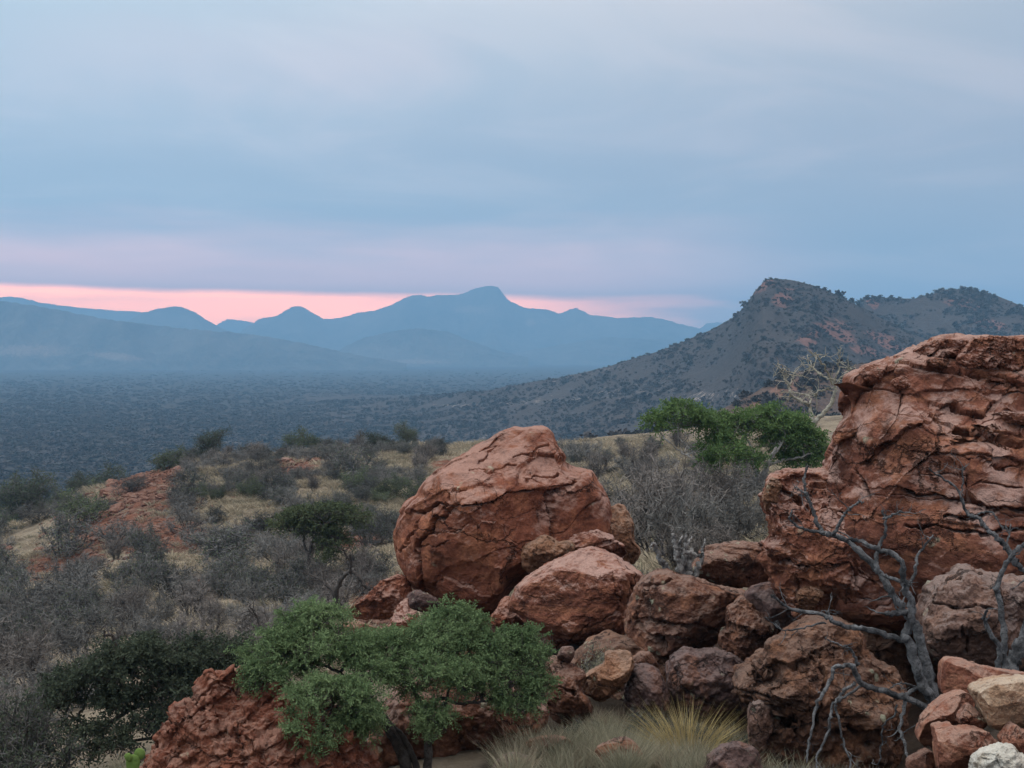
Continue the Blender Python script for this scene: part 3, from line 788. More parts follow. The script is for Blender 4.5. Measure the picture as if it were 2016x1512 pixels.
rock('boulder', 'small smooth tan boulder leaning against the right side of the huge boulder', Z1([(1475, 830), (1482, 750), (1520, 700), (1565, 668), (1610, 662), (1655, 700), (1680, 750), (1690, 840), (1700, 900), (1728, 935), (1700, 1010), (1640, 1020), (1540, 980), (1480, 920)]),
     22.2, 0.45, TAN, seed=5, na=200, nf=80, planes=[(1210, 1060, 0.40, -0.3, 0.1)], chip=0.05)
rock('boulder', 'pale ribbed lump of rock wedged between the huge boulder and the slab', Z1([(1002, 965), (1020, 910), (1070, 880), (1130, 852), (1185, 858), (1240, 895), (1300, 880), (1330, 930), (1250, 1000), (1150, 1060), (1060, 1078), (1010, 1030)]),
     21.3, 0.42, TAN, seed=8, na=180, nf=70, auto=4, chip=0.05, strata=(20, 0.10, 0.02))
rock('boulder', 'long reddish rock lying behind the top of the slab', Z1([(1240, 905), (1320, 835), (1450, 812), (1555, 848), (1620, 900), (1645, 965), (1560, 1000), (1400, 960), (1300, 960)]), 21.6, 0.4, RUST, seed=9, na=180, nf=64, auto=4, strata=(-10, 0.12, 0.03))
# ---- the slab boulder in front
rock('boulder', 'brown wedge shaped boulder with flat pale top and steep red front below the huge boulder', Z1([(930, 1285), (952, 1220), (985, 1155), (1100, 1075), (1250, 990), (1420, 932), (1500, 945), (1580, 975), (1660, 1030), (1745, 1088), (1730, 1150), (1690, 1225), (1665, 1310), (1640, 1440), (1560, 1470), (1500, 1482),
      (1400, 1500), (1310, 1500), (1180, 1462), (1060, 1400), (985, 1325)]), 19.6, 1.05, RUST, seed=12, na=420, nf=170, p=3.2, auto=1, round_k=0.03,
     planes=[(1120, 1130, 0.98, 0.0, -2.2), (1130, 1200, 1.0, -0.04, 0.22), (1030, 1190, 0.72, 0.9, 0.05), (1240, 1180, 0.75, -1.3, 0.0)], low=0.03, chip=0.025, chip2=0.014, fine=0.012,
     cracks=[(Z1([(1560, 1070), (1590, 1180), (1620, 1240), (1600, 1300), (1500, 1370), (1400, 1390)]), 1.8, 0.06), (Z1([(1420, 1370), (1330, 1450), (1310, 1500)]), 1.8, 0.06), (Z1([(1690, 1090), (1690, 1220)]), 2, 0.05)])
rock('boulder', 'small bright red rock jutting out under the left edge of the wedge boulder', Z1([(822, 1350), (860, 1290), (890, 1232), (940, 1225), (990, 1330), (1060, 1420), (1000, 1440), (900, 1400), (840, 1390)]), 20.4, 0.35, RED, seed=14, na=150, nf=56, chip=0.06)
# ---- red rocks at the left foot
rock('boulder', 'low red ledge rock at the left foot of the huge boulder', Z1([(-60, 1310), (0, 1265), (80, 1200), (150, 1128), (200, 1110), (260, 1085), (320, 1120), (345, 1200), (300, 1270), (210, 1340), (100, 1350), (0, 1345)]), 22.0, 0.5, RED, seed=15, na=220, nf=80, chip=0.06, chip2=0.03, strata=(-20, 0.25, 0.05))
rock('boulder', 'upright cracked orange rock right behind the green acacia crown', Z1([(185, 1455), (215, 1370), (240, 1300), (310, 1228), (328, 1300), (372, 1310), (380, 1370), (355, 1440), (300, 1500), (220, 1500)]), 20.6, 0.35, RUST, seed=16, na=180, nf=64, chip=0.07, chip2=0.03)
rock('boulder', 'dark grey rounded rock between the orange rock and the huge boulder', Z1([(310, 1260), (320, 1205), (375, 1183), (430, 1200), (480, 1225), (530, 1275), (500, 1310), (400, 1310), (340, 1290)]), 21.2, 0.3, DARK, seed=17, na=150, nf=56)

# ---- right of the slab
Z4 = lambda L: zp(L, 900, 1050, 3.273)
rock('boulder', 'broad brown boulder with grey left edge and dark hollow underneath right of the wedge boulder', Z4([(1088, 630), (1105, 540), (1130, 440), (1165, 345), (1215, 292), (1290, 250), (1360, 252), (1405, 272), (1480, 278), (1565, 300), (1700, 350), (1800, 368), (1870, 400), (1880, 440), (1800, 480), (1750, 510),
      (1745, 610), (1700, 690), (1640, 740), (1560, 770), (1470, 790), (1400, 820), (1320, 835), (1200, 800), (1135, 745)]), 17.6, 0.95, BROWN, seed=21, na=420, nf=160, p=2.8, auto=4,
     planes=[(1350, 1210, 0.92, -0.05, -0.12), (1290, 1180, 0.72, 1.4, -0.1), (1360, 1155, 0.75, 0.0, -1.5)], chip=0.03, chip2=0.022, fine=0.014,
     cracks=[(Z4([(1190, 360), (1290, 335), (1400, 285)]), 2.4, 0.09), (Z4([(1215, 390), (1180, 470), (1160, 560), (1180, 640)]), 3, 0.08), (Z4([(1250, 560), (1340, 575), (1480, 590), (1600, 600), (1700, 640)]), 3.5, 0.07), (Z4([(1300, 680), (1340, 760)]), 8, 0.16)],
     steps=[(Z4([(1240, 560), (1480, 590), (1700, 640)]), 18, -0.06), (Z4([(1260, 650), (1400, 670), (1650, 690)]), 16, -0.10)])
rock('boulder', 'flat topped brown boulder lying behind the bare stump', Z4([(1500, 240), (1565, 140), (1620, 92), (1720, 74), (1850, 58), (1960, 78), (2010, 180), (2020, 290), (1930, 360), (1850, 350), (1700, 335), (1590, 300)]), 19.0, 0.6, BROWN, seed=22, na=280, nf=100, auto=3,
     planes=[(1450, 1085, 0.5, 0, -1.6), (1440, 1130, 0.58, 0, 0.9)], strata=(-4, 0.22, 0.03))
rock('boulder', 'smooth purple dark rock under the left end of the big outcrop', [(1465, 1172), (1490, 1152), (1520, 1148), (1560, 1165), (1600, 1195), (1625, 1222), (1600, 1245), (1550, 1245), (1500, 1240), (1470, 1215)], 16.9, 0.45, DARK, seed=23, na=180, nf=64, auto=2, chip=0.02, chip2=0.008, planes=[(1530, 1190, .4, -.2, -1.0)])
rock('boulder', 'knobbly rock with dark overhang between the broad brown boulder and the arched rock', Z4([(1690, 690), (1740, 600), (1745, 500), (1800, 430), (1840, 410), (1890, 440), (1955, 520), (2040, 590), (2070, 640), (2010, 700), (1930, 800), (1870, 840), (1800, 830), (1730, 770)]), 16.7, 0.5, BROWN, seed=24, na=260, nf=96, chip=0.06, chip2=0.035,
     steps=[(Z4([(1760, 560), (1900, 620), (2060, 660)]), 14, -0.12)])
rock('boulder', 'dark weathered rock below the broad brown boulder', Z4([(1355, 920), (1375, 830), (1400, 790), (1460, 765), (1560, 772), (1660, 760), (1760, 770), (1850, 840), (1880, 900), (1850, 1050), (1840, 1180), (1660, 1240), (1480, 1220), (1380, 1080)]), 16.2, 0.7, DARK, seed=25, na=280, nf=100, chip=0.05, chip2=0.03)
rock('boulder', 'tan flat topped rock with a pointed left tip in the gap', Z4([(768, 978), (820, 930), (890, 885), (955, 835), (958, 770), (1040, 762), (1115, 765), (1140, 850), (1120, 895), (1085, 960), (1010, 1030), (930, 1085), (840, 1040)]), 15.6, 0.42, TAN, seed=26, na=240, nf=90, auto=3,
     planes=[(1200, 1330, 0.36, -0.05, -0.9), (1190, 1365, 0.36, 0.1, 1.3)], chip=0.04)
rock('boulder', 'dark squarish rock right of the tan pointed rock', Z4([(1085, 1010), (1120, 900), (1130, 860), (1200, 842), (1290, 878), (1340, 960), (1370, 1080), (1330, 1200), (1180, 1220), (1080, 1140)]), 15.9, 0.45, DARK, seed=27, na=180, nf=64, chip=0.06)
rock('boulder', 'brown split rock left of the tan pointed rock', Z4([(575, 880), (590, 815), (655, 800), (725, 832), (820, 905), (790, 960), (800, 1020), (850, 1090), (860, 1170), (760, 1230), (660, 1230), (590, 1170), (570, 1040)]), 15.3, 0.45, BROWN, seed=28, na=220, nf=84, chip=0.06,
     cracks=[(Z4([(630, 980), (700, 1010), (760, 1060)]), 3, 0.08)])
rock('stone', 'small grey block sitting on top of the split rock', Z4([(645, 800), (665, 745), (700, 730), (745, 732), (756, 780), (728, 832), (690, 820)]), 15.15, 0.12, GREY, cat='stone', seed=29, na=90, nf=36, auto=5)
rock('boulder', 'big dark rounded boulder below the green acacia with overhanging right side', [(730, 1440), (760, 1380), (800, 1345), (850, 1325), (920, 1330), (985, 1345), (1040, 1375), (1076, 1400), (1074, 1422), (1040, 1450), (990, 1478), (930, 1490), (880, 1540), (800, 1570), (740, 1530)], 14.6, 0.8, BROWN, seed=30, na=320, nf=120, chip=0.05, chip2=0.03,
     planes=[(950, 1400, 0.7, -0.2, 0.5)])
rock('boulder', 'red lumpy conglomerate rock in the bottom left corner below the acacia', [(262, 1560), (285, 1505), (312, 1465), (322, 1428), (343, 1402), (384, 1378), (400, 1345), (440, 1330), (478, 1321), (520, 1340), (580, 1370), (640, 1400), (700, 1450), (740, 1520), (760, 1640), (600, 1720), (380, 1700), (270, 1640)], 12.6, 0.9, COBBLE, seed=31, na=520, nf=190, chip=0.06, chip2=0.05, fine=0.03, cobble=(0.014, 9.0), auto=8, cen=(510, 1500), strata=(-35, 0.16, 0.05),
     planes=[(480, 1430, 0.55, 0.15, -0.8)])
rock('boulder', 'low dark rock in the grass at the bottom edge', [(1385, 1540), (1400, 1490), (1440, 1462), (1480, 1470), (1500, 1500), (1510, 1560), (1450, 1590)], 11.8, 0.3, DARK, seed=32, na=140, nf=54)
rock('stone', 'grey stone at the bottom edge under the overhanging boulder', [(965, 1540), (975, 1500), (1005, 1482), (1040, 1490), (1060, 1520), (1050, 1560), (1000, 1570)], 13.0, 0.25, GREY, cat='stone', seed=33, na=120, nf=50)
rock('stone', 'flat reddish stone half buried in the grey grass', [(1172, 1478), (1195, 1462), (1230, 1452), (1255, 1466), (1262, 1490), (1220, 1500), (1185, 1498)], 12.6, 0.2, BROWN, cat='stone', seed=34, na=120, nf=50)

def rpoly(cx, cy, rx, ry, seed, n_=9):
    r_ = np.random.default_rng(seed); a = np.sort(np.arange(n_) / n_ * 2 * np.pi + r_.uniform(-.25, .25, n_))
    q = r_.uniform(.78, 1.12, n_)
    return [(cx + rx * q_ * math.cos(t), cy + ry * q_ * math.sin(t)) for q_, t in zip(q, a)]
for (cx, cy, rx, ry, D, dp, m_, lab) in [
    (1268, 1302, 26, 20, 16.6, .16, BROWN, 'brown stone wedged between the tan pointed rock and the broad brown boulder'),
    (1095, 1262, 30, 18, 19.3, .16, RUST, 'small red stone lying under the left end of the wedge boulder'),
    (1082, 1470, 44, 22, 13.5, .25, BROWN_SHADE, 'brown stone in the grass right of the big dark rounded boulder'),
    (705, 1238, 34, 14, 20.6, .2, TAN, 'pale flat stone on the sandy ledge behind the acacia crown'),
    (1497, 1425, 24, 66, 13.55, .25, GREY, 'upright brownish grey slab at the left foot of the arched rock')]:
    rock('stone', lab, rpoly(cx, cy, rx, ry, int(cx)), D, dp, m_, cat='stone', seed=int(cx) + 7, na=130, nf=50, nb=16, p=3.2)

# ---- the arched rock with the cave
Z3 = lambda L: zp(L, 1400, 1050, 3.273)
rock('boulder', 'arched brown rock with hollows and a pale foot in front of the dark cave', Z3([(150, 1010), (195, 930), (255, 865), (330, 790), (400, 715), (480, 655), (590, 600), (700, 560), (820, 575), (910, 610), (985, 690), (1010, 760), (1090, 830), (1180, 870), (1240, 960), (1270, 1100), (1230, 1300), (1200, 1500), (1000, 1640), (600, 1680), (300, 1600),
     (285, 1400), (305, 1250), (340, 1110), (335, 1045), (260, 1050), (195, 1075)]), 14.2, 1.0, BROWN_SHADE, seed=41, na=520, nf=190, p=2.8, auto=6, cen=(1615, 1400), chip=0.045, chip2=0.03, fine=0.016,
     planes=[(1560, 1290, 0.75, 0.15, -1.1), (1600, 1400, 0.95, 0.0, 0.12)],
     cracks=[(Z3([(700, 800), (740, 920), (720, 1020), (700, 1150), (640, 1300)]), 4, 0.16), (Z3([(850, 1240), (960, 1290), (1080, 1290)]), 4, 0.10), (Z3([(470, 860), (560, 850), (640, 900)]), 3, 0.08)],
     steps=[(Z3([(300, 870), (420, 830), (520, 850), (640, 780)]), 22, -0.16), (Z3([(420, 1150), (480, 1170), (560, 1200)]), 14, -0.16)],
     bulges=[(Z3([(380, 900)])[0][0], Z3([(380, 930)])[0][1], 20, 16, -0.22), (Z3([(500, 1190)])[0][0], Z3([(500, 1190)])[0][1], 12, 12, -0.2), (Z3([(1000, 1300)])[0][0], Z3([(1000, 1340)])[0][1], 26, 16, -0.18)])

rock('boulder', 'added rock backing that shuts light out of the cave under the outcrop', [(1470, 1215), (1560, 1170), (1700, 1150), (1850, 1160), (1960, 1200), (1990, 1320), (1960, 1460), (1800, 1540), (1600, 1560), (1480, 1480), (1430, 1380), (1440, 1280)], 17.9, 0.9, BROWN_SHADE, seed=42, na=260, nf=90, chip=0.05)  # added backing: keeps light from behind out of the cave
rock('boulder', 'added filler rock darkening the gap behind the tan pointed rock', [(1120, 1300), (1180, 1262), (1260, 1258), (1330, 1290), (1400, 1310), (1470, 1330), (1500, 1390), (1450, 1450), (1300, 1470), (1180, 1440), (1120, 1380)], 17.6, 0.8, BROWN_SHADE, seed=44, na=240, nf=80, chip=0.05)  # added behind the stones to close bright gaps between them
rock('boulder', 'added red filler rock that darkens the gap under the huge boulder', [(860, 1180), (960, 1170), (1060, 1200), (1240, 1230), (1280, 1300), (1200, 1345), (1050, 1330), (930, 1290), (850, 1250)], 22.8, 0.7, RED, seed=43, na=240, nf=80, chip=0.05)  # added over pale lit ground so the undercut turns dark
# ---- the great outcrop at the right
Z2 = lambda L: zp(L, 1400, 600, 3.273)
outc = tag(empty('rock_outcrop', (5.4, 16.5, float(EYE - 3.2))), 'great layered red rock outcrop filling the right side of the view', 'outcrop')
rock('rock_face', None, [(1668, 800), (1672, 762), (1674, 742), (1690, 729), (1740, 706), (1790, 690), (1800, 682), (1830, 672), (1862, 665), (1925, 661), (1990, 664), (2050, 668), (2140, 680), (2260, 730), (2340, 840), (2360, 1000), (2330, 1180), (2200, 1290), (2000, 1300), (1850, 1262), (1750, 1238), (1690, 1226), (1640, 1200), (1615, 1120), (1612, 1040),
      (1618, 960), (1624, 915), (1642, 862), (1664, 818)], 16.2, 1.75, RUST, parent=outc, seed=51, na=760, nf=300, nb=40, p=3.0, auto=9, cen=(1900, 960), round_k=0.03, low=0.05, chip=0.022, chip2=0.011, fine=0.006,
     planes=[(1880, 720, 1.0, 0.05, -1.5), (1850, 860, 1.5, 0.12, -0.55), (1740, 900, 1.15, 0.75, -0.30), (1850, 1050, 1.72, 0.03, -0.06), (1800, 1190, 1.55, 0.05, 0.75)],
     strata=(11, 0.26, 0.055),
     cracks=[(Z2([(890, 545), (960, 540), (1010, 500)]), 4, 0.16), (Z2([(1400, 385), (1520, 405), (1620, 430), (1740, 440), (1860, 465), (2016, 500)]), 3, 0.14), (Z2([(1560, 350), (1620, 300), (1650, 240)]), 2.5, 0.08),
             (Z2([(1580, 640), (1660, 675), (1740, 690), (1810, 650), (1835, 600)]), 2.5, 0.10), (Z2([(1620, 760), (1760, 810), (1880, 850), (2016, 870)]), 3.5, 0.13), (Z2([(1050, 950), (1080, 900), (1120, 880)]), 2.5, 0.10),
             (Z2([(1280, 780), (1400, 770), (1460, 830), (1440, 920)]), 2.5, 0.07), (Z2([(1240, 1200), (1400, 1220), (1600, 1250), (1800, 1290), (2016, 1320)]), 3, 0.10), (Z2([(1500, 1350), (1700, 1370), (1900, 1330)]), 3, 0.12),
             (Z2([(940, 1060), (960, 1150), (1000, 1250)]), 3, 0.14), (Z2([(1250, 1420), (1500, 1440), (1750, 1470), (2016, 1440)]), 3, 0.12), (Z2([(1570, 960), (1800, 1020), (2016, 1040)]), 2, 0.07)],
     steps=[(Z2([(1400, 385), (1620, 430), (1860, 465), (2016, 500)]), 40, -0.14), (Z2([(1620, 760), (1880, 850), (2016, 870)]), 34, -0.14), (Z2([(1580, 640), (1740, 690), (1835, 600)]), 40, -0.12),
            (Z2([(1050, 950), (1120, 880), (1200, 830), (1300, 780)]), 40, -0.12), (Z2([(1240, 1200), (1600, 1250), (2016, 1320)]), 30, -0.10)],
     bulges=[(1800, 830, 60, 50, 0.14), (1700, 860, 40, 60, 0.10), (1900, 950, 80, 40, -0.08)])
rock('side_lobe', None, [(1503, 1000), (1506, 955), (1530, 932), (1560, 922), (1600, 923), (1640, 930), (1690, 950), (1730, 1000), (1750, 1080), (1760, 1160), (1740, 1230), (1690, 1232), (1640, 1215), (1590, 1222), (1560, 1198), (1525, 1160), (1505, 1120), (1496, 1080), (1520, 1055)], 16.0, 0.95, RUST, parent=outc,
     seed=52, na=520, nf=190, auto=2, chip=0.055, chip2=0.035, fine=0.014, strata=(8, 0.22, 0.05), planes=[(1600, 1050, 0.85, 0.25, -0.12), (1600, 1190, 0.7, 0.1, 0.7)],
     cracks=[(Z2([(700, 1130), (860, 1150), (900, 1280)]), 3, 0.12), (Z3([(450, 200), (560, 215), (680, 260)]), 2.5, 0.08), (Z3([(920, 100), (945, 250), (930, 380)]), 3, 0.10), (Z2([(450, 1180), (560, 1240), (640, 1360)]), 2.5, 0.08)],
     steps=[(Z2([(700, 1130), (860, 1150)]), 22, -0.12)])
# blocks and slabs that can be told apart on its back
of_ = [c for c in outc.children if c.name.startswith('rock_face')][0]
ov = np.empty(len(of_.data.vertices) * 3, np.float32); of_.data.vertices.foreach_get('co', ov)
ov = ov.reshape(-1, 3) + np.array(outc.location); ox, oy = proj(ov)
lo_ = [c for c in outc.children if c.name.startswith('side_lobe')][0]
lv = np.empty(len(lo_.data.vertices) * 3, np.float32); lo_.data.vertices.foreach_get('co', lv)
lv = lv.reshape(-1, 3) + np.array(outc.location); lx, ly = proj(lv)
def slab(poly, Y, dep, mat, seed, **kw):
    # a bed or block that sits in the face: only its front and upper edges stand proud
    a = dict(na=170, nf=60, nb=14, auto=3, p=5.0, low=0.03, chip=0.07, chip2=0.03, round_k=0.02, strata=(11, 0.10, 0.02))
    a.update(kw)
    q = np.array(poly); cx, cy = q.mean(0); ext = np.ptp(q, axis=0).max() * .35
    near = np.concatenate([ov[np.hypot(ox - cx, oy - cy) < ext, 1], lv[np.hypot(lx - cx, ly - cy) < ext, 1]])
    if len(near): Y = float(np.percentile(near, 12)) + 0.12
    dep = min(dep, 0.24)
    return rock('slab', None, poly, Y, dep, mat, parent=outc, seed=seed, **a)
slab(Z2([(970, 440), (990, 410), (1050, 385), (1130, 380), (1120, 430), (1070, 500), (1000, 490)]), 15.35, 0.30, RUST, 62)
slab(Z2([(1325, 300), (1370, 265), (1450, 225), (1560, 225), (1650, 235), (1610, 270), (1480, 300), (1380, 330)]), 15.75, 0.40, RUST, 64)
slab(Z2([(1415, 320), (1480, 285), (1600, 290), (1590, 330), (1555, 355), (1430, 335)]), 15.3, 0.28, RUST, 65)
slab(Z2([(1395, 350), (1480, 350), (1560, 370), (1570, 405), (1500, 410), (1400, 385)]), 15.05, 0.26, RUST, 66)
slab(Z2([(1590, 340), (1650, 270), (1700, 215), (1800, 205), (1960, 215), (2100, 215), (2200, 300), (2120, 400), (2000, 430), (1800, 410), (1680, 420), (1620, 400)]), 15.6, 0.60, RUST, 67, na=320, nf=110, strata=(10, 0.14, 0.03))
slab(Z2([(1740, 450), (1850, 470), (1910, 490), (1900, 510), (1820, 500), (1750, 480)]), 14.75, 0.14, RUST, 68)
slab(Z2([(1170, 500), (1220, 465), (1280, 480), (1300, 520), (1220, 540)]), 14.9, 0.16, RUST, 70)
slab(Z2([(2100, 700), (2000, 690), (1880, 690), (1780, 715), (1800, 745), (1940, 765), (2100, 775)]), 14.45, 0.16, RUST, 73)
slab(Z2([(790, 880), (800, 820), (880, 790), (960, 780), (940, 830), (860, 870), (810, 900)]), 15.15, 0.26, RUST, 74)
slab(Z2([(340, 1240), (360, 1160), (400, 1120), (460, 1160), (440, 1220), (410, 1300), (360, 1330)]), 15.35, 0.24, TAN, 75)
slab(Z3([(550, 390), (600, 340), (680, 350), (730, 380), (690, 450), (640, 500), (570, 460)]), 14.75, 0.22, TAN, 78)
# ---- grey pink boulder at the right
rock('boulder', 'grey pink pitted boulder under the outcrop at the right edge', Z3([(1370, 590), (1380, 500), (1415, 410), (1430, 370), (1500, 325), (1550, 290), (1650, 228), (1720, 240), (1790, 262), (1900, 282), (2040, 300), (2160, 380), (2200, 560), (2160, 800), (2000, 900), (1800, 880), (1600, 860), (1480, 810), (1400, 720)]), 11.6, 0.85, GREY, seed=81, na=400, nf=150, chip=0.045, chip2=0.03,
     planes=[(1900, 1190, 0.78, 0.0, -0.5), (1860, 1240, 0.72, 0.5, 0.1)], cracks=[(Z3([(1440, 440), (1560, 470), (1700, 470), (1830, 500)]), 2.5, 0.06), (Z3([(1640, 600), (1640, 760)]), 3, 0.05)])

# ---- stones beside the path in the corner
Z6 = lambda L: zp(L, 1700, 1200, 4.845)
def stone(label, poly, Y, dep, mat, seed, **kw):
    a = dict(na=240, nf=90, nb=18, auto=7, p=3.4, low=0.045, chip=0.03, chip2=0.012, fine=0.008, round_k=0.015)
    a.update(kw)
    return rock('stone', label, poly, Y, dep, mat, cat='stone', seed=seed, **a)
stone('large angular red brown slab stone leaning behind the pale rounded stone', Z6([(735, 640), (760, 510), (830, 467), (940, 490), (1100, 530), (1300, 580), (1480, 612), (1600, 640), (1640, 760), (1500, 840), (1200, 850), (900, 860), (820, 850), (750, 780)]), 7.25, 0.22, FRESH, 91,
      planes=[(1905, 1345, 0.20, 0.0, 0.1), (1862, 1330, 0.17, 2.2, 0.0), (1930, 1312, 0.16, 0, -2)], auto=4)
stone('large pale tan rounded stone at the right edge', Z6([(1025, 780), (1040, 750), (1100, 718), (1250, 670), (1450, 645), (1650, 640), (1800, 700), (1840, 900), (1760, 1080), (1600, 1120), (1450, 1122), (1330, 1157), (1260, 1140), (1195, 1115), (1140, 1020), (1080, 900)]), 6.55, 0.24, PALE, 92, p=2.6,
      planes=[(1950, 1400, 0.22, 0.05, -0.35)], auto=1)
stone('dark red sided stone with a sharp left tip under the slab stone', Z6([(530, 1240), (560, 1150), (572, 1080), (650, 990), (730, 910), (800, 850), (900, 810), (970, 790), (1035, 830), (1065, 910), (1000, 1010), (920, 1080), (780, 1120), (700, 1180), (690, 1330), (620, 1335), (570, 1290)]), 6.9, 0.22, FRESH, 93, cen=(1862, 1412),
      planes=[(1870, 1390, 0.17, 0.2, -1.0), (1840, 1430, 0.19, 0.1, 0.3)], auto=4)
stone('small brown stone wedged left of the pale rounded stone', Z6([(912, 1040), (940, 980), (1000, 910), (1050, 930), (1090, 970), (1180, 1060), (1172, 1112), (1100, 1155), (1000, 1130), (930, 1100)]), 6.6, 0.12, FRESH, 94)
stone('bright red blocky stone at the bottom beside the white stone', Z6([(688, 1190), (690, 1132), (780, 1115), (870, 1108), (890, 1150), (1000, 1145), (1100, 1150), (1200, 1182), (1250, 1240), (1320, 1290), (1200, 1360), (1080, 1420), (1050, 1520), (1000, 1600), (760, 1600), (700, 1420)]), 6.35, 0.20, FRESH, 95,
      planes=[(1900, 1460, 0.18, 0.0, -0.25), (1880, 1500, 0.17, 0.1, 0.2)])
stone('pinkish stone at the right edge above the white stone', Z6([(1318, 1260), (1360, 1180), (1440, 1100), (1520, 1150), (1640, 1200), (1700, 1340), (1640, 1440), (1500, 1420), (1400, 1340)]), 6.3, 0.16, FRESH, 96)
stone('white stone with rust coloured flecks in the bottom right corner', Z6([(1040, 1560), (1050, 1480), (1065, 1430), (1120, 1370), (1250, 1340), (1320, 1318), (1400, 1303), (1460, 1330), (1510, 1405), (1600, 1430), (1700, 1500), (1720, 1640), (1500, 1760), (1200, 1740), (1060, 1660)]), 6.0, 0.2, WHITE, 97, p=2.6, chip=0.06,
      cracks=[(Z6([(1290, 1380), (1280, 1440), (1300, 1500)]), 1.2, 0.012), (Z6([(1120, 1420), (1190, 1430)]), 1.5, 0.01)])
stone('brown and white stone at the bottom edge left of the bright red stone', Z6([(415, 1540), (440, 1450), (500, 1410), (560, 1378), (620, 1348), (690, 1395), (715, 1500), (720, 1640), (560, 1700), (430, 1640)]), 6.5, 0.14, BROWN, 98)
# ------------------------------------------------------------------ plants: materials
def leaf_mat(name, a, b_, trans=0.25, var=0.35):
    m = bpy.data.materials.new(name); m.use_nodes = True; m.node_tree.nodes.clear()
    k = NT(m.node_tree)
    oi = k.n('ShaderNodeObjectInfo'); geo = k.n('ShaderNodeNewGeometry')
    t = k.n('ShaderNodeTexCoord')
    nz = k.noise(t.outputs['Object'], 1.1, 3, 0.6)
    nz2 = k.noise(t.outputs['Object'], 4.5, 3, 0.6)
    f = k.math('ADD', k.math('MULTIPLY', geo.outputs['Random Per Island'], 0.40), k.math('ADD', k.math('MULTIPLY', k.smooth(nz, 0.35, 0.65), 0.3), k.math('MULTIPLY', k.smooth(nz2, 0.35, 0.65), 0.3)))
    c = k.mix(f, a, b_)
    c = k.vmath('SCALE', c, k.lin(oi.outputs['Random'], 0, 1, 1 - var, 1 + var))
    di = k.n('ShaderNodeBsdfDiffuse'); k.put(di.inputs[0], c)
    tr = k.n('ShaderNodeBsdfTranslucent'); k.put(tr.inputs[0], c)
    mx = k.n('ShaderNodeMixShader'); mx.inputs[0].default_value = trans
    k.put(mx.inputs[1], di.outputs[0]); k.put(mx.inputs[2], tr.outputs[0])
    k.put(k.n('ShaderNodeOutputMaterial').inputs[0], mx.outputs[0])
    return m
def bark_mat(name, a, b_, sc=6.0, bd=0.006, grain=9.0):
    m, k, b = new_mat(name, 0.95, 0.1)
    t = k.n('ShaderNodeTexCoord'); v = t.outputs['Object']
    n1 = k.noise(v, sc, 7, 0.65, 0.5); n2 = k.noise(v, sc * grain, 4, 0.7)
    c = k.mix(k.smooth(n1, 0.36, 0.64), a, b_)
    n3 = k.noise(k.vmath('ADD', v, (3.1, 0.7, 5.2)), sc * 2.7, 8, 0.72, 1.5)
    c = k.mix(k.math('MULTIPLY', k.smooth(n3, 0.50, 0.62), 0.65), c, tuple(x * 0.42 for x in a))
    c = k.mix(k.math('MULTIPLY', k.smooth(n2, 0.55, 0.7), 0.5), c, tuple(x * 0.45 for x in a))
    k.put(b.inputs['Base Color'], c)
    bump(k, b, k.math('ADD', n2, k.math('MULTIPLY', k.math('ADD', n1, n3), 1.5)), bd * 1.6, 1.0)
    return m
def twig_mat(name, a, b_, var=0.3):
    return leaf_mat(name, a, b_, 0.0, var)
GREEN   = leaf_mat('acacia_leaf', (0.080, 0.132, 0.062), (0.195, 0.270, 0.135), 0.28, 0.0)
GREEN2  = leaf_mat('bright_leaf', (0.065, 0.120, 0.045), (0.150, 0.225, 0.088), 0.3, 0.0)
DKGREEN = leaf_mat('dark_leaf', (0.046, 0.062, 0.046), (0.090, 0.110, 0.076), 0.2, 0.15)
OLIVE   = leaf_mat('olive_leaf', (0.070, 0.095, 0.055), (0.125, 0.150, 0.082), 0.2, 0.3)
MIDGR   = leaf_mat('scrub_leaf', (0.062, 0.082, 0.058), (0.115, 0.140, 0.088), 0.2, 0.35)
TWGREY  = twig_mat('grey_twig', (0.092, 0.093, 0.092), (0.200, 0.196, 0.188), 0.3)
TWDARK  = twig_mat('dark_twig', (0.082, 0.084, 0.086), (0.155, 0.152, 0.150), 0.3)
TWPALE  = twig_mat('pale_twig', (0.15, 0.135, 0.125), (0.26, 0.235, 0.21), 0.25)
TWPURP  = twig_mat('brown_twig', (0.102, 0.094, 0.090), (0.220, 0.202, 0.190), 0.3)
BKDARK  = bark_mat('dark_bark', (0.050, 0.045, 0.043), (0.105, 0.095, 0.09))
BKGREY  = bark_mat('silver_dead_wood', (0.058, 0.060, 0.066), (0.215, 0.220, 0.232), 9.0, 0.008)
BKPALE  = bark_mat('pale_bark', (0.24, 0.225, 0.18), (0.44, 0.42, 0.36), 2.0, 0.02)
BKWHITE = bark_mat('white_dead_wood', (0.20, 0.195, 0.19), (0.38, 0.365, 0.35), 6.0, 0.004)
BKSTUMP = bark_mat('bleached_wood', (0.13, 0.13, 0.135), (0.34, 0.335, 0.33), 9.0, 0.008)
STRAW   = leaf_mat('straw_blade', (0.235, 0.20, 0.145), (0.40, 0.35, 0.265), 0.3, 0.25)
GOLD    = leaf_mat('golden_blade', (0.30, 0.235, 0.105), (0.50, 0.40, 0.20), 0.3, 0.1)
SAGE    = leaf_mat('grey_green_blade', (0.15, 0.15, 0.11), (0.31, 0.295, 0.21), 0.3, 0.3)
PADGR   = leaf_mat('lime_leaf', (0.12, 0.20, 0.05), (0.19, 0.28, 0.09), 0.3, 0.0)
FARVEG  = twig_mat('far_bush', (0.062, 0.059, 0.060), (0.090, 0.085, 0.084), 0.25)
FARDARK = twig_mat('far_dark_bush', (0.042, 0.045, 0.044), (0.074, 0.075, 0.070), 0.3)

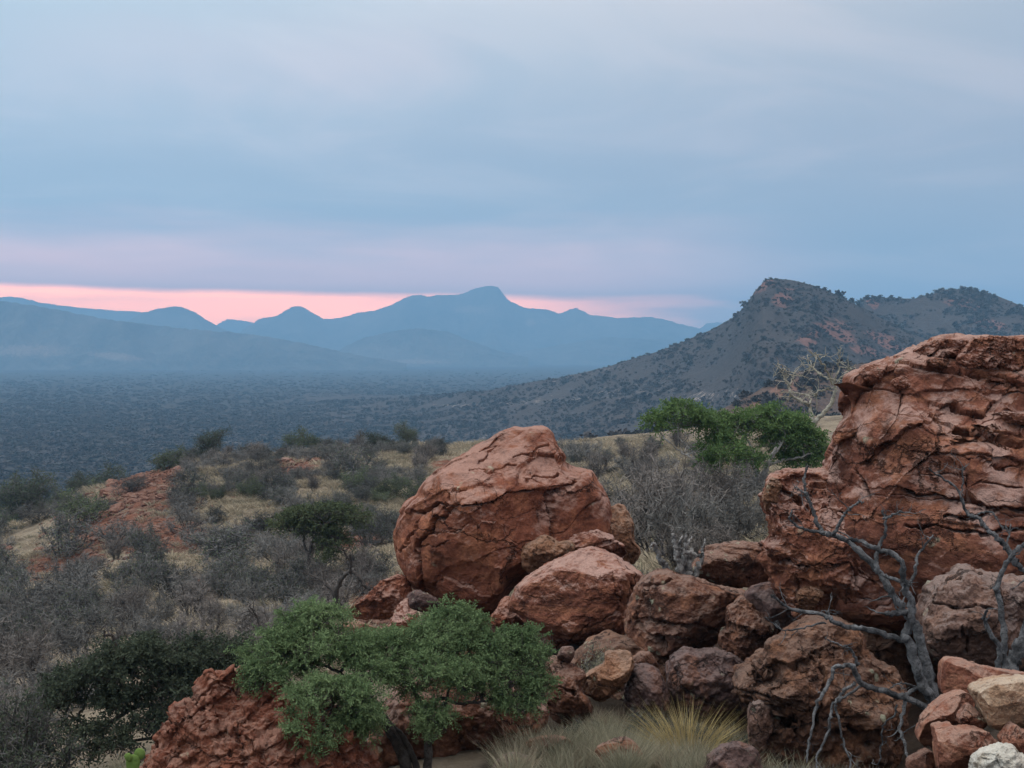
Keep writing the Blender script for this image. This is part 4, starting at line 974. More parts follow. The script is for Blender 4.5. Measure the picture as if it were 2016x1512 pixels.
# ------------------------------------------------------------------ plants: geometry
def tube(P, rad, sides=6):
    """polyline tube; P (n,3), rad (n,)"""
    P = np.asarray(P, float); rad = np.asarray(rad, float); nn = len(P)
    T = np.gradient(P, axis=0); T /= np.linalg.norm(T, axis=1, keepdims=True) + 1e-9
    ref = np.array([0.31, 0.95, 0.05]) if abs(T[:, 1]).mean() < 0.8 else np.array([0.95, 0.1, 0.3])
    U = np.cross(T, ref); U /= np.linalg.norm(U, axis=1, keepdims=True) + 1e-9
    Vv = np.cross(T, U)
    a = np.arange(sides) / sides * 2 * np.pi
    V = P[:, None] + rad[:, None, None] * (np.cos(a)[None, :, None] * U[:, None] + np.sin(a)[None, :, None] * Vv[:, None])
    idx = np.arange(nn * sides).reshape(nn, sides)
    F = np.stack([idx[:-1], np.roll(idx[:-1], -1, 1), np.roll(idx[1:], -1, 1), idx[1:]], -1).reshape(-1, 4)
    return V.reshape(-1, 3), F
class Geo:
    def __init__(s): s.V = []; s.Q = []; s.T = []; s.n = 0
    def add(s, V, F):
        F = np.asarray(F)
        if len(F):
            (s.Q if F.shape[1] == 4 else s.T).append(F + s.n)
        s.V.append(V); s.n += len(V)
    def get(s):
        V = np.concatenate(s.V)
        return V, [np.concatenate(x) for x in (s.Q, s.T) if x]
    def empty(s): return s.n == 0
def norm(v): return v / (np.linalg.norm(v, axis=-1, keepdims=True) + 1e-9)

def twigs(P, Dr, L, w, g, r_):
    """thin tapering spikes"""
    nn = len(P)
    if nn == 0: return
    q = norm(np.cross(Dr, r_.normal(size=(nn, 3))))
    w = np.broadcast_to(w, (nn,))[:, None]; L = np.broadcast_to(L, (nn,))[:, None]
    V = np.stack([P - q * w * .5, P + q * w * .5, P + Dr * L], 1).reshape(-1, 3)
    g.add(V, np.arange(nn * 3).reshape(nn, 3))
def leaves(P, Dr, L, w, g, r_):
    """small leaf blades (rhombs bent out of plane)"""
    nn = len(P)
    if nn == 0: return
    q = norm(np.cross(Dr, r_.normal(size=(nn, 3))))
    up = np.cross(q, Dr)
    L = np.broadcast_to(L, (nn,))[:, None]; w = np.broadcast_to(w, (nn,))[:, None]
    V = np.stack([P, P + Dr * L * .5 + q * w * .5, P + Dr * L + up * L * 0.12, P + Dr * L * .5 - q * w * .5], 1).reshape(-1, 3)
    g.add(V, np.arange(nn * 4).reshape(nn, 4))
def walk(p, d, L, nseg, wob, trop, r_):
    pts = [np.array(p, float)]; d = norm(np.array(d, float))
    for _ in range(nseg):
        d = norm(d + r_.normal(size=3) * wob + np.array([0, 0, trop]))
        pts.append(pts[-1] + d * L / nseg)
    return np.array(pts)
def at_path(P, t):
    x = t * (len(P) - 1); i = min(int(x), len(P) - 2); f = x - i
    return P[i] * (1 - f) + P[i + 1] * f, norm(P[i + 1] - P[i])

def plant(seed, h=1.8, w=2.6, nst=7, kids=(7, 6, 4), spread=0.9, r0=0.03, tw=0.022, flat=0.0, leafn=0, leafs=0.08, ctrop=0.05, wob=0.28, trunk=0.0, sides=3, gap=0.25):
    """a scrub bush or small tree: wood (stems), twigs (spikes) and leaves as three meshes"""
    r_ = np.random.default_rng(seed)
    wood, tg, lf = Geo(), Geo(), Geo()
    ends_p, ends_d, fine_p, fine_d = [], [], [], []
    base = np.zeros(3)
    if trunk > 0:
        tp = walk((0, 0, -0.15), (r_.normal() * .2, r_.normal() * .2, 1), trunk + .15, 5, 0.14, 0.05, r_)
        wood.add(*tube(tp, np.linspace(r0 * 2.2, r0 * 1.5, len(tp)), 6)); base = tp[-1]
    for i in range(nst):
        a = (i + r_.uniform(-.4, .4)) / nst * 2 * np.pi
        tilt = r_.uniform(0.15, 1.0) * spread
        d0 = np.array([math.cos(a) * math.sin(tilt), math.sin(a) * math.sin(tilt), math.cos(tilt)])
        L = r_.uniform(.75, 1.1) * 0.72 * math.hypot((h - base[2]) * math.cos(tilt), w * .5 * math.sin(tilt)) * 1.15
        s0 = base + (np.array([math.cos(a), math.sin(a), 0]) * 0.06 * w if trunk == 0 else 0) - np.array([0, 0, 0.08 if trunk == 0 else 0])
        P = walk(s0, d0, L, 5, wob * .55, ctrop, r_)
        wood.add(*tube(P, np.linspace(r0, r0 * .45, len(P)), sides + 1))
        for j in range(kids[0]):
            t = r_.uniform(gap, 1.0); p, dd = at_path(P, t)
            d1 = norm(dd * .7 + r_.normal(size=3) * .65 + np.array([0, 0, .12 - flat * .3]))
            Q = walk(p, d1, L * r_.uniform(.30, .55), 4, wob, ctrop - flat * .1, r_)
            wood.add(*tube(Q, np.linspace(r0 * .42, r0 * .18, len(Q)), sides))
            for m_ in range(kids[1]):
                t = r_.uniform(.2, 1.0); p, dd = at_path(Q, t)
                ends_p.append(p); ends_d.append(norm(dd * .6 + r_.normal(size=3) * .75 + np.array([0, 0, .10])))
    ep, ed = np.array(ends_p), np.array(ends_d)
    L2 = 0.19 * (h + w) * .5 * r_.uniform(.6, 1.3, len(ep))
    twigs(ep, ed, L2, tw * 1.25, tg, r_)
    m = kids[2]
    fp = np.repeat(ep, m, 0) + np.repeat(ed * L2[:, None], m, 0) * r_.uniform(.15, 1.0, (len(ep) * m, 1))
    fd = norm(np.repeat(ed, m, 0) * .5 + r_.normal(size=fp.shape) * .7)
    twigs(fp, fd, 0.105 * (h + w) * .5 * r_.uniform(.5, 1.3, len(fp)), tw * .8, tg, r_)
    if leafn:
        sel = r_.integers(0, len(fp), leafn)
        lp = fp[sel] + r_.normal(size=(leafn, 3)) * 0.05 * (h + w) * .5
        leaves(lp, norm(r_.normal(size=(leafn, 3)) + fd[sel] * .5 + np.array([0, 0, .3])), leafs * r_.uniform(.6, 1.4, leafn), leafs * .55, lf, r_)
    return wood, tg, lf

def join(gs, mats, name):
    Vs, Qs, Ts, mq, mt = [], [], [], [], []; nn = 0; used = []
    for g, mtl in zip(gs, mats):
        if g.empty(): continue
        if mtl not in used: used.append(mtl)
        mi = used.index(mtl)
        V, Fl = g.get()
        for F in Fl:
            (Qs if F.shape[1] == 4 else Ts).append(F + nn)
            (mq if F.shape[1] == 4 else mt).append(np.full(len(F), mi))
        Vs.append(V); nn += len(V)
    Fl = [np.concatenate(x) for x in (Qs, Ts) if x]
    mi = np.concatenate([np.concatenate(x) for x in (mq, mt) if x])
    return mesh_data(name, np.concatenate(Vs), Fl, used, False, mi)

class Kind:
    """one kind of bush: separate part meshes for near copies and one joined mesh for far ones"""
    def __init__(s, name, mats, **kw):
        s.name = name; s.mats = mats
        s.parts = plant(**kw)
        s.part_me = None; s.whole = None
    def place(s, loc, scale, rz, label, cat, group=None, detailed=False):
        if detailed:
            o = empty(s.name, loc)
            if s.part_me is None:
                s.part_me = []
                for nm, g, m_ in zip(('stem', 'twig_crown', 'foliage'), s.parts, s.mats):
                    if not g.empty():
                        V, F = g.get(); s.part_me.append((nm, mesh_data(nm, V, F, m_, nm == 'stem')))
            for nm, me in s.part_me:
                c = bpy.data.objects.new(nm, me); link(c, o)
        else:
            if s.whole is None: s.whole = join(s.parts, s.mats, s.name)
            o = bpy.data.objects.new(s.name, s.whole); link(o); o.location = loc
        o.scale = scale if hasattr(scale, '__len__') else (scale,) * 3
        o.rotation_euler = (0, 0, rz)
        return tag(o, label, cat, group)

bare = [Kind('bare_bush', (BKDARK, TWGREY, None), seed=200 + i, h=1.7, w=2.7, nst=8, kids=(8, 7, 5), tw=0.026) for i in range(3)]
darkb = [Kind('thorn_bush', (BKDARK, TWDARK, MIDGR), seed=220 + i, h=1.8, w=2.8, nst=8, kids=(8, 7, 5), tw=0.032, leafn=900, leafs=0.085) for i in range(3)]
purp = [Kind('bare_bush', (BKDARK, TWPURP, None), seed=240 + i, h=1.9, w=2.4, nst=9, kids=(8, 6, 5), tw=0.024, spread=0.7, ctrop=.12) for i in range(2)]
olive = [Kind('green_bush', (BKDARK, TWDARK, OLIVE), seed=260 + i, h=1.8, w=2.8, nst=8, kids=(7, 6, 4), tw=0.022, leafn=2600, leafs=0.11) for i in range(2)]
tree_g = [Kind('thorn_tree', (BKDARK, TWDARK, MIDGR), seed=280 + i, h=3.4, w=4.2, nst=6, kids=(8, 7, 5), trunk=1.0, r0=0.075, spread=1.0, flat=.3, tw=0.03, leafn=3600, leafs=0.13) for i in range(2)]
tree_b = [Kind('bare_tree', (BKDARK, TWGREY, None), seed=300 + i, h=3.2, w=3.4, nst=5, kids=(9, 8, 5), trunk=0.8, r0=0.07, spread=.85, tw=0.026) for i in range(2)]

placed = []
LOOSE = []          # plants whose label is worked out at the end from what stands near them
def free(x, y, r):
    for a, b_, c in placed:
        if (x - a) ** 2 + (y - b_) ** 2 < (0.62 * (r + c)) ** 2: return False
    return True
def put(kind, px, py, wpx, label, cat, group=None, detailed=None, r_=rng, hs=1.0, force=False, w0=2.7):
    D = find_D(px, py)
    if D is None: return None
    s = wpx / FPX * D / w0
    x, y, z = gp(px, D)
    if not force and not free(x, y, s * w0 * .5): return None
    placed.append((x, y, s * w0 * .5))
    det = (D < 62) if detailed is None else detailed
    return kind.place((x, y, z - 0.03), (s, s, s * hs), r_.uniform(0, 6.28), label, cat, group, det)

# single plants that the photograph lets one pick out on the far rise
put(tree_g[0], 805, 885, 62, 'round dark green tree on the crest just left of the huge boulder', 'tree', w0=4.2, hs=1.0)
put(tree_g[1], 742, 893, 62, 'pale green tree on the crest left of the round dark green tree', 'tree', w0=4.2, hs=.9)
put(olive[0], 595, 890, 78, 'low wide green bush on the middle of the crest', 'bush', hs=.9)
put(tree_g[1], 412, 905, 80, 'flat crowned thorn tree standing on the crest above the red scree', 'tree', w0=4.2, hs=.95)
put(tree_b[0], 505, 893, 40, 'small dark bare tree on the crest between the thorn tree and the green bush', 'tree', w0=3.4)
put(olive[1], 330, 925, 85, 'green bush at the top of the upper red scree', 'bush', hs=.85)
put(tree_g[0], 140, 950, 75, 'green tree standing at the left end of the crest', 'tree', w0=4.2, hs=.9)
put(tree_b[1], 228, 925, 26, 'thin bare tree on top of the scree edge', 'tree', w0=3.4, hs=1.5)
put(olive[0], 165, 1030, 120, 'bright green bush below the rocky left shoulder of the rise', 'bush', hs=.8)
put(darkb[0], 497, 950, 34, 'small black thorn bush alone in pale grass left of the red patch', 'bush', hs=1.2)
put(darkb[1], 285, 1112, 85, 'dark upright thorn bush between the two red scree patches', 'bush', hs=1.35)
put(darkb[2], 700, 945, 110, 'dark thorn thicket below the crest right of the small red patch', 'bush', hs=.9)
put(olive[1], 790, 965, 60, 'small dark green bush in pale grass near the huge boulder', 'bush', hs=.8)
put(darkb[0], 230, 1148, 62, 'round dark bush in the grass below the scree', 'bush', hs=1.1)
put(darkb[2], 248, 1190, 84, 'low dome shaped dark bush in pale grass', 'bush', hs=.85)
put(darkb[1], 120, 1100, 130, 'wide dark bush at the left below the grass bank', 'bush', hs=1.0)
put(bare[0], 60, 1130, 210, 'very broad grey bush at the left edge of the slope', 'bush', hs=.95)
put(bare[1], 125, 1210, 200, 'broad grey bush below the very broad one at left', 'bush', hs=.85)
put(darkb[0], 455, 1110, 180, 'wide dark bush in front of the dark red scree', 'bush', hs=.75)

# the scrub that nobody can tell apart one by one
def inside(px, py, L):
    L = np.array(L); x0, y0 = L[:, 0], L[:, 1]; x1, y1 = np.roll(x0, -1), np.roll(y0, -1)
    c = ((y0 > py) != (y1 > py)) & (px < (x1 - x0) * (py - y0) / (y1 - y0 + 1e-9) + x0)
    return c.sum() % 2 == 1
BARE_SPOTS = REDS[:6] + [(420, 1105, 90, 20, 0), (560, 890, 200, 12, 0), (760, 915, 90, 22, 0), (640, 985, 70, 20, 0), (600, 960, 60, 14, 0), (60, 1065, 90, 26, -.2), (390, 1120, 70, 16, 0), (60, 1230, 90, 22, -.1),
                         (450, 1000, 60, 16, 0), (400, 960, 90, 24, 0), (230, 1155, 80, 40, 0), (700, 1110, 90, 36, 0)]
def bare_here(px, py):
    return max(float(blob(np.array(px, float), np.array(py, float), *s)) for s in BARE_SPOTS)
def fill(nwant, region, wrange, kinds, label, cat, group, tries=4000, hs=(0.75, 1.1), seed=1, respect=True, w0=2.7):
    r_ = np.random.default_rng(seed); got = 0
    L = np.array(region, float); lo, hi = L.min(0), L.max(0)
    for _ in range(tries):
        if got >= nwant: break
        px, py = r_.uniform(lo, hi)
        if not inside(px, py, region): continue
        if respect and bare_here(px, py) > r_.uniform(0.30, 0.75): continue
        f = np.interp(py, [870, 1250], [0.55, 1.0])
        k_ = kinds[r_.integers(len(kinds))]
        o = put(k_, px, py, r_.uniform(*wrange) * f, label, cat, group, None, r_, r_.uniform(*hs), w0=w0)
        if o: got += 1; LOOSE.append((o, px, py - 25))
    return got
SLOPE = [(-40, 1040), (130, 1010), (250, 915), (420, 890), (830, 888), (830, 1000), (770, 1060), (770, 1130), (690, 1190), (540, 1240), (-40, 1300)]
fill(58, [(250, 900), (420, 885), (850, 884), (830, 960), (300, 985)], (55, 100), bare + purp + bare, 'small grey leafless bush on the upper part of the far rise', 'bush', 'grey bushes on the upper rise', seed=21)
fill(26, [(250, 900), (420, 885), (850, 884), (830, 1000), (300, 1000)], (60, 110), darkb + olive, 'small dark leafy bush among grey bushes on the upper part of the far rise', 'bush', 'dark bushes on the upper rise', seed=22)
fill(60, SLOPE, (70, 150), bare + darkb + purp + bare, 'grey leafless bush in the scrub on the middle of the slope', 'bush', 'grey bushes on the middle slope', seed=23)
fill(30, SLOPE, (70, 140), darkb, 'dark thorny bush in the scrub on the middle of the slope', 'bush', 'dark bushes on the middle slope', seed=24)
fill(20, [(150, 1200), (560, 1160), (690, 1190), (560, 1290), (480, 1330), (150, 1340)], (90, 160), purp + bare + purp, 'pale brown leafless bush in the dense thicket at the foot of the slope', 'bush', 'leafless thicket below the slope', seed=25, respect=False)
fill(13, [(-60, 1190), (170, 1210), (150, 1400), (-60, 1480)], (120, 200), bare + purp, 'grey leafless bush in the thicket at the bottom left edge', 'bush', 'leafless thicket at the left edge', seed=26, respect=False)
fill(34, [(380, 890), (560, 872), (850, 872), (880, 900), (420, 912)], (45, 85), purp + darkb + bare, 'small grey bush standing along the crest of the far rise', 'bush', 'bushes along the crest', seed=29, respect=False)
# beyond the shoulder of the rise, at the left edge
def put_far(kind, px, D, wpx, label, cat, group=None, hs=1.0, w0=2.7, dz=0.0, detailed=False, rr=None):
    x, y, z = gp(px, D); s = wpx / FPX * D / w0
    return kind.place((x, y, z - .05 + dz), (s, s, s * hs), (rng.uniform(0, 6.28) if rr is None else rr), label, cat, group, detailed)
for i in range(26):
    px = rng.uniform(-60, 240); D = rng.uniform(150, 215)
    o_ = put_far([olive[0], olive[1], darkb[0], darkb[2], tree_g[0]][i % 5], px, D, rng.uniform(45, 85), 'dark green bush beyond the left shoulder of the rise', 'bush', 'green bushes beyond the left shoulder', hs=.9)
    LOOSE.append((o_, px, 985 - (D - 150) * .6))
# valley and thicket behind the boulders, right of the middle
fill(34, [(1080, 905), (1240, 868), (1330, 880), (1500, 930), (1500, 1010), (1240, 1030), (1150, 930)], (80, 150), purp + bare + purp, 'pale brown leafless bush in the valley behind the huge boulder', 'bush', 'leafless bushes in the valley', seed=31, respect=False, hs=(.8, 1.2))
fill(9, [(1080, 880), (1300, 862), (1420, 900), (1400, 960), (1180, 960)], (50, 90), darkb, 'small dark bush in the valley behind the huge boulder', 'bush', 'dark bushes in the valley', seed=32, respect=False)
for i, (px, D, wpx, hs) in enumerate([(1225, 40, 170, 1.3), (1290, 34, 210, 1.35), (1370, 33, 210, 1.3), (1440, 32, 170, 1.15), (1500, 36, 130, 1.1), (1330, 44, 200, 1.2), (1420, 46, 170, 1.0), (1260, 52, 180, 1.2), (1180, 46, 140, 1.1), (1460, 50, 130, 1.0), (1340, 29, 170, 0.9), (1410, 28, 170, .9)]):
    o_ = put_far((purp + bare)[i % 5], px, D, wpx, 'tall grey leafless shrub in the dense thicket behind the stump', 'shrub', 'leafless thicket behind the stump', hs=hs, detailed=True)
    LOOSE.append((o_, px, 690 + 5.0 / D * FPX - 60))
for i, (px, D, wpx, hs) in enumerate([(1180, 30, 80, .8), (1262, 25, 90, .9), (1235, 28, 90, .9)]):
    put_far(darkb[i], px, D, wpx, ['dark low thorn bush deep in the gap right of the small tan boulder', 'dark low thorn bush just left of the bleached stump', 'dark low thorn bush between the tan boulder and the stump'][i], 'bush', 'dark bushes in the gap behind the stump', hs=hs, detailed=True)
# ------------------------------------------------------------------ scattered cover (one object each)
def template(name, me):
    return bpy.data.objects.new(name, me)        # only a source for the scatter, never linked
def scatter(name, label, cat, pts, scl, rot, idx, temps):
    me = bpy.data.meshes.new(name)
    me.vertices.add(len(pts)); me.vertices.foreach_set('co', np.asarray(pts, np.float32).ravel())
    a = me.attributes.new('scl', 'FLOAT_VECTOR', 'POINT'); a.data.foreach_set('vector', np.asarray(scl, np.float32).ravel())
    a = me.attributes.new('rot', 'FLOAT_VECTOR', 'POINT'); a.data.foreach_set('vector', np.asarray(rot, np.float32).ravel())
    a = me.attributes.new('idx', 'INT', 'POINT'); a.data.foreach_set('value', np.asarray(idx, np.int32))
    o = link(bpy.data.objects.new(name, me))
    ng = bpy.data.node_groups.new(name, 'GeometryNodeTree')
    ng.interface.new_socket('Geometry', in_out='INPUT', socket_type='NodeSocketGeometry')
    ng.interface.new_socket('Geometry', in_out='OUTPUT', socket_type='NodeSocketGeometry')
    N, Lk = ng.nodes, ng.links
    gi, go = N.new('NodeGroupInput'), N.new('NodeGroupOutput')
    jn = N.new('GeometryNodeJoinGeometry')
    def attr(nm, typ):
        q = N.new('GeometryNodeInputNamedAttribute'); q.data_type = typ; q.inputs['Name'].default_value = nm
        return next(s for s in q.outputs if s.enabled and s.name == 'Attribute')
    for i, t_ in enumerate(temps):
        ip = N.new('GeometryNodeInstanceOnPoints'); oi = N.new('GeometryNodeObjectInfo')
        oi.inputs['Object'].default_value = t_; oi.inputs['As Instance'].default_value = True
        cmp_ = N.new('FunctionNodeCompare'); cmp_.data_type = 'INT'; cmp_.operation = 'EQUAL'
        ii = [s for s in cmp_.inputs if s.enabled and s.type == 'INT']
        Lk.new(attr('idx', 'INT'), ii[0]); ii[1].default_value = i
        Lk.new(gi.outputs[0], ip.inputs['Points']); Lk.new(oi.outputs['Geometry'], ip.inputs['Instance'])
        Lk.new(cmp_.outputs[0], ip.inputs['Selection'])
        Lk.new(attr('rot', 'FLOAT_VECTOR'), ip.inputs['Rotation']); Lk.new(attr('scl', 'FLOAT_VECTOR'), ip.inputs['Scale'])
        Lk.new(ip.outputs[0], jn.inputs[0])
    Lk.new(jn.outputs[0], go.inputs[0])
    md = o.modifiers.new('scatter', 'NODES'); md.node_group = ng
    return tag(o, label, cat, kind='stuff')

def clump(seed, n=90, leaf=0.30, mat=None, flat=0.62):
    """far bush: a ragged dome of leaf sized faces, 1 m across"""
    r_ = np.random.default_rng(seed); g = Geo()
    c = norm(r_.normal(size=(9, 3))) * r_.uniform(.1, .36, (9, 1)); c[:, 2] = np.abs(c[:, 2]) * flat * 1.2 + .22
    k_ = r_.integers(0, 9, n)
    P = c[k_] + norm(r_.normal(size=(n, 3))) * r_.uniform(.10, .22, (n, 1))
    P[:, 2] = np.maximum(P[:, 2], 0.02)
    leaves(P, norm(r_.normal(size=(n, 3)) + np.array([0, 0, .4])), leaf * r_.uniform(.6, 1.3, n), leaf * .7, g, r_)
    twigs(np.zeros((8, 3)), norm(np.stack([r_.normal(size=8) * .5, r_.normal(size=8) * .5, np.ones(8)], -1)), .45, .06, g, r_)
    return join([g], [mat], 'clump')
T_VEG = [template('clump_a', clump(1, 80, .32, FARVEG)), template('clump_b', clump(2, 80, .32, FARVEG)), template('clump_c', clump(3, 90, .30, FARDARK, .8))]

# bushveld on the plain
nb = 42000
row = rng.uniform(714, 1010, nb); row = np.where(rng.random(nb) < .5, rng.uniform(714, 900, nb), row)
D = 70 * FPX / (row - 690); px = rng.uniform(-150, 2100, nb)
D = D * rng.uniform(.93, 1.07, nb)
ok = (D > 560) & (D < 5000) & (rng.random(len(D)) > sstep(D, 1800, 4600) * 0.85)
D, px = D[ok], px[ok]
x = (px - 1008) / FPX * D
dens = fbm(np.stack([x / 160, D / 420, 0 * x], -1), 3, 201)
ok = dens > rng.normal(-0.55, 0.35, len(x)); x, D = x[ok], D[ok]
nb = len(x)
s = np.clip(2.6 + D * 0.0013, 3, 9) * rng.lognormal(0, .38, nb)
scatter('bushveld', 'endless dark bushes covering the plain', 'bush', np.stack([x, D, 0 * x - .5], -1), np.stack([s * 1.25, s * 1.25, np.clip(s * .5, 1.0, 3.2)], -1),
        np.stack([0 * x, 0 * x, rng.uniform(0, 6.28, nb)], -1), (rng.random(nb) * 2.35).astype(int), T_VEG)

def on_hill(key, nn, pxr, vr, srange, seed, dark=0.35, gapn=-0.2, sc=60.0):
    r_ = np.random.default_rng(seed)
    surf = HILLS[key]
    px = r_.uniform(*pxr, nn); v = r_.uniform(*vr, nn)
    P = surf(px, v)
    dn = fbm(P / np.array([sc, sc, sc * .5]), 3, seed)
    ok = dn * 1.5 > r_.normal(gapn, 0.22, nn); P = P[ok]
    s = r_.uniform(*srange, len(P)) * r_.lognormal(-.08, .45, len(P)) * (1 + .3 * np.clip(dn[ok], -.5, 1))
    return P, np.stack([s * 1.2, s * 1.2, s], -1), np.where(r_.random(len(P)) < dark, 2, r_.integers(0, 2, len(P)))
sets = [on_hill('scrub covered rocky hill with a blunt peak rising behind the big outcrop', 30000, (560, 2150), (-1, .03), (0.9, 2.1), 301, .35, -.3),
        on_hill('broad scrub hill with two low knolls at the right edge behind the outcrop', 9000, (1640, 2150), (-.8, .03), (1.4, 3.0), 302, .45, -.3),
        on_hill('brown scrub covered spur in front of the right hand hill', 8000, (1150, 2050), (-.9, .05), (0.7, 1.5), 303, .3, -0.2, 25)]
P = np.concatenate([q[0] for q in sets]); S = np.concatenate([q[1] for q in sets]); I = np.concatenate([q[2] for q in sets])
scatter('hillside_scrub', 'dark bushes dotted all over the rocky hillsides at right', 'bush', P - np.array([0, 0, .25]), S, np.stack([0 * I, 0 * I, rng.uniform(0, 6.28, len(I))], -1), I, T_VEG)

# grass
def tuft(seed, n=46, h=0.5, spread=0.28, w=0.012, mat=None, lean=.5):
    r_ = np.random.default_rng(seed); g = Geo()
    a = r_.uniform(0, 6.28, n); q = np.sqrt(r_.random(n)) * spread
    P = np.stack([np.cos(a) * q, np.sin(a) * q, 0 * q - 0.03], -1)
    dr = norm(np.stack([np.cos(a) * q / spread * lean + r_.normal(size=n) * .2, np.sin(a) * q / spread * lean + r_.normal(size=n) * .2, np.ones(n)], -1))
    L = h * r_.uniform(.55, 1.15, n)
    side = norm(np.cross(dr, r_.normal(size=(n, 3))))
    mid = P + dr * L[:, None] * .55
    tip = mid + norm(dr + np.stack([np.cos(a) * .45, np.sin(a) * .45, 0 * a - .15], -1)) * L[:, None] * .5
    V = np.stack([P - side * w * .5, P + side * w * .5, mid + side * w * .4, mid - side * w * .4, tip], 1).reshape(-1, 3)
    i = np.arange(n)[:, None] * 5
    g.add(V, i + np.array([[0, 1, 2, 3]])); g.T.append(i + np.array([[3, 2, 4]]))
    return join([g], [mat], 'tuft')
T_STRAW = [template('tuft_a', tuft(1, 40, .5, .34, .035, STRAW)), template('tuft_b', tuft(2, 40, .42, .38, .035, STRAW)), template('tuft_c', tuft(3, 34, .4, .3, .03, SAGE))]
nn = 30000
px = rng.uniform(-40, 2150, nn); row = np.where(rng.random(nn) < .45, rng.uniform(870, 1000, nn), rng.uniform(870, 1330, nn))
_tab = np.array([[find_D(a, b_) or 0 for b_ in np.linspace(862, 1335, 44)] for a in np.linspace(-60, 2170, 60)])
fi = (px + 60) / 2230 * 59; fj = (row - 862) / 473 * 43
Dg = _tab[np.clip(fi.round().astype(int), 0, 59), np.clip(fj.round().astype(int), 0, 43)] * rng.uniform(.97, 1.03, nn)
ok = (Dg > 26) & (Dg < 230); px, Dg, row = px[ok], Dg[ok], row[ok]
x = (px - 1008) / FPX * Dg
g_n = fbm(np.stack([x / 7, Dg / 9, 0 * x], -1), 3, 401)
ok = (g_n > rng.normal(-.12, .2, len(x)))
red = np.max([blob(px, row, *b_) for b_ in REDS], axis=0); ok &= red < rng.uniform(.1, .5, len(x))
x, Dg, g_n = x[ok], Dg[ok], g_n[ok]; z = ground_z(x, Dg)
s = rng.uniform(.5, 1.15, len(x)) * np.interp(Dg, [30, 150], [.8, 1.5])
scatter('dry_grass', 'straw coloured dry grass growing in patches over the slope', 'grass', np.stack([x, Dg, z], -1), np.stack([s * 1.4, s * 1.4, s * .8], -1), np.stack([0 * x, 0 * x, rng.uniform(0, 6.28, len(x))], -1),
        np.where(rng.random(len(x)) < .2, 2, rng.integers(0, 2, len(x))), T_STRAW)

# loose red rubble on the bare patches
def pebble(seed, mat):
    V, F = rock_geo([(1000, 740), (1018, 744), (1026, 756), (1016, 770), (998, 770), (988, 758)], 23.0, .13, seed=seed, na=14, nf=6, nb=5, auto=5, chip=.14, chip2=0)
    V = V - V.mean(0); V = V / np.abs(V).max()
    return mesh_data('rubble', V, F, mat, False)
T_RUB = [template('rub_a', pebble(3, RUBBLE)), template('rub_b', pebble(4, RUBBLE)), template('rub_c', pebble(5, BROWN))]
pts = []
for (cx, cy, rx, ry, ro) in REDS[:7] + [(560, 900, 260, 16, 0), (260, 960, 140, 40, 0), (160, 1010, 80, 24, 0)]:
    for _ in range(int(rx * ry / 14)):
        px = rng.normal(cx, rx * .55); py = rng.normal(cy, ry * .55); Dq = find_D(px, py)
        if Dq and 16 < Dq < 200: pts.append((px, Dq))
pts = np.array(pts); x = (pts[:, 0] - 1008) / FPX * pts[:, 1]; z = ground_z(x, pts[:, 1])
s = rng.lognormal(-2.25, .6, len(x)) * np.interp(pts[:, 1], [20, 120], [.5, 1.3])
scatter('rubble', 'loose red stones lying on the bare patches of the slope', 'stone', np.stack([x, pts[:, 1], z], -1), np.stack([s * 1.3, s * 1.2, s * .7], -1), np.stack([rng.normal(size=len(x)) * .3, 0 * x, rng.uniform(0, 6.28, len(x))], -1),
        rng.integers(0, 3, len(x)), T_RUB)

# tall grey green grass in front of the boulders
T_SAGE = [template('sage_a', tuft(11, 60, .46, .20, .006, SAGE, .45)), template('sage_b', tuft(12, 60, .40, .22, .006, SAGE, .5)), template('sage_c', tuft(13, 50, .42, .18, .006, STRAW, .4))]
pts = []
for _ in range(900):
    px, D = rng.uniform(985, 1400), rng.uniform(11.6, 14.2)
    if fbm(np.array([[px / 45, D * 1.6, 0]]), 2, 411)[0] > rng.normal(.22, .12): pts.append((px, D))
for _ in range(240): pts.append((rng.uniform(1150, 1460), rng.uniform(13.2, 15.3)))
for _ in range(240): pts.append((rng.uniform(-60, 270), rng.uniform(17, 22)))
for _ in range(25): pts.append((rng.uniform(1480, 1820), rng.uniform(10.5, 12.5)))
pts = np.array(pts); x = (pts[:, 0] - 1008) / FPX * pts[:, 1]; z = ground_z(x, pts[:, 1]); s = rng.uniform(.35, .85, len(x)) * np.where((pts[:, 0] > 900) & (pts[:, 0] < 1470) & (pts[:, 1] < 14.3), 1.05, 1.0)
scatter('tall_grass', 'grey green tall grass growing in front of the boulders', 'grass', np.stack([x, pts[:, 1], z], -1), np.stack([s, s, s], -1), np.stack([0 * x, 0 * x, rng.uniform(0, 6.28, len(x))], -1), rng.integers(0, 3, len(x)), T_SAGE)
def grass_tuft(px, D, h, label, mat, n=420, spread=.22, seed=1):
    me = tuft(seed, n, h, spread, .006, mat, .75)
    o = link(bpy.data.objects.new('grass_tuft', me)); o.location = gp(px, D)
    tag(o, label, 'grass tuft')
grass_tuft(1358, 13.8, .66, 'golden tuft of dry grass standing out of the grey green grass', GOLD, n=520, spread=.24, seed=21)
grass_tuft(1448, 11.9, .34, 'small straw tuft beside the arched rock at the bottom edge', STRAW, 200, .14, 22)
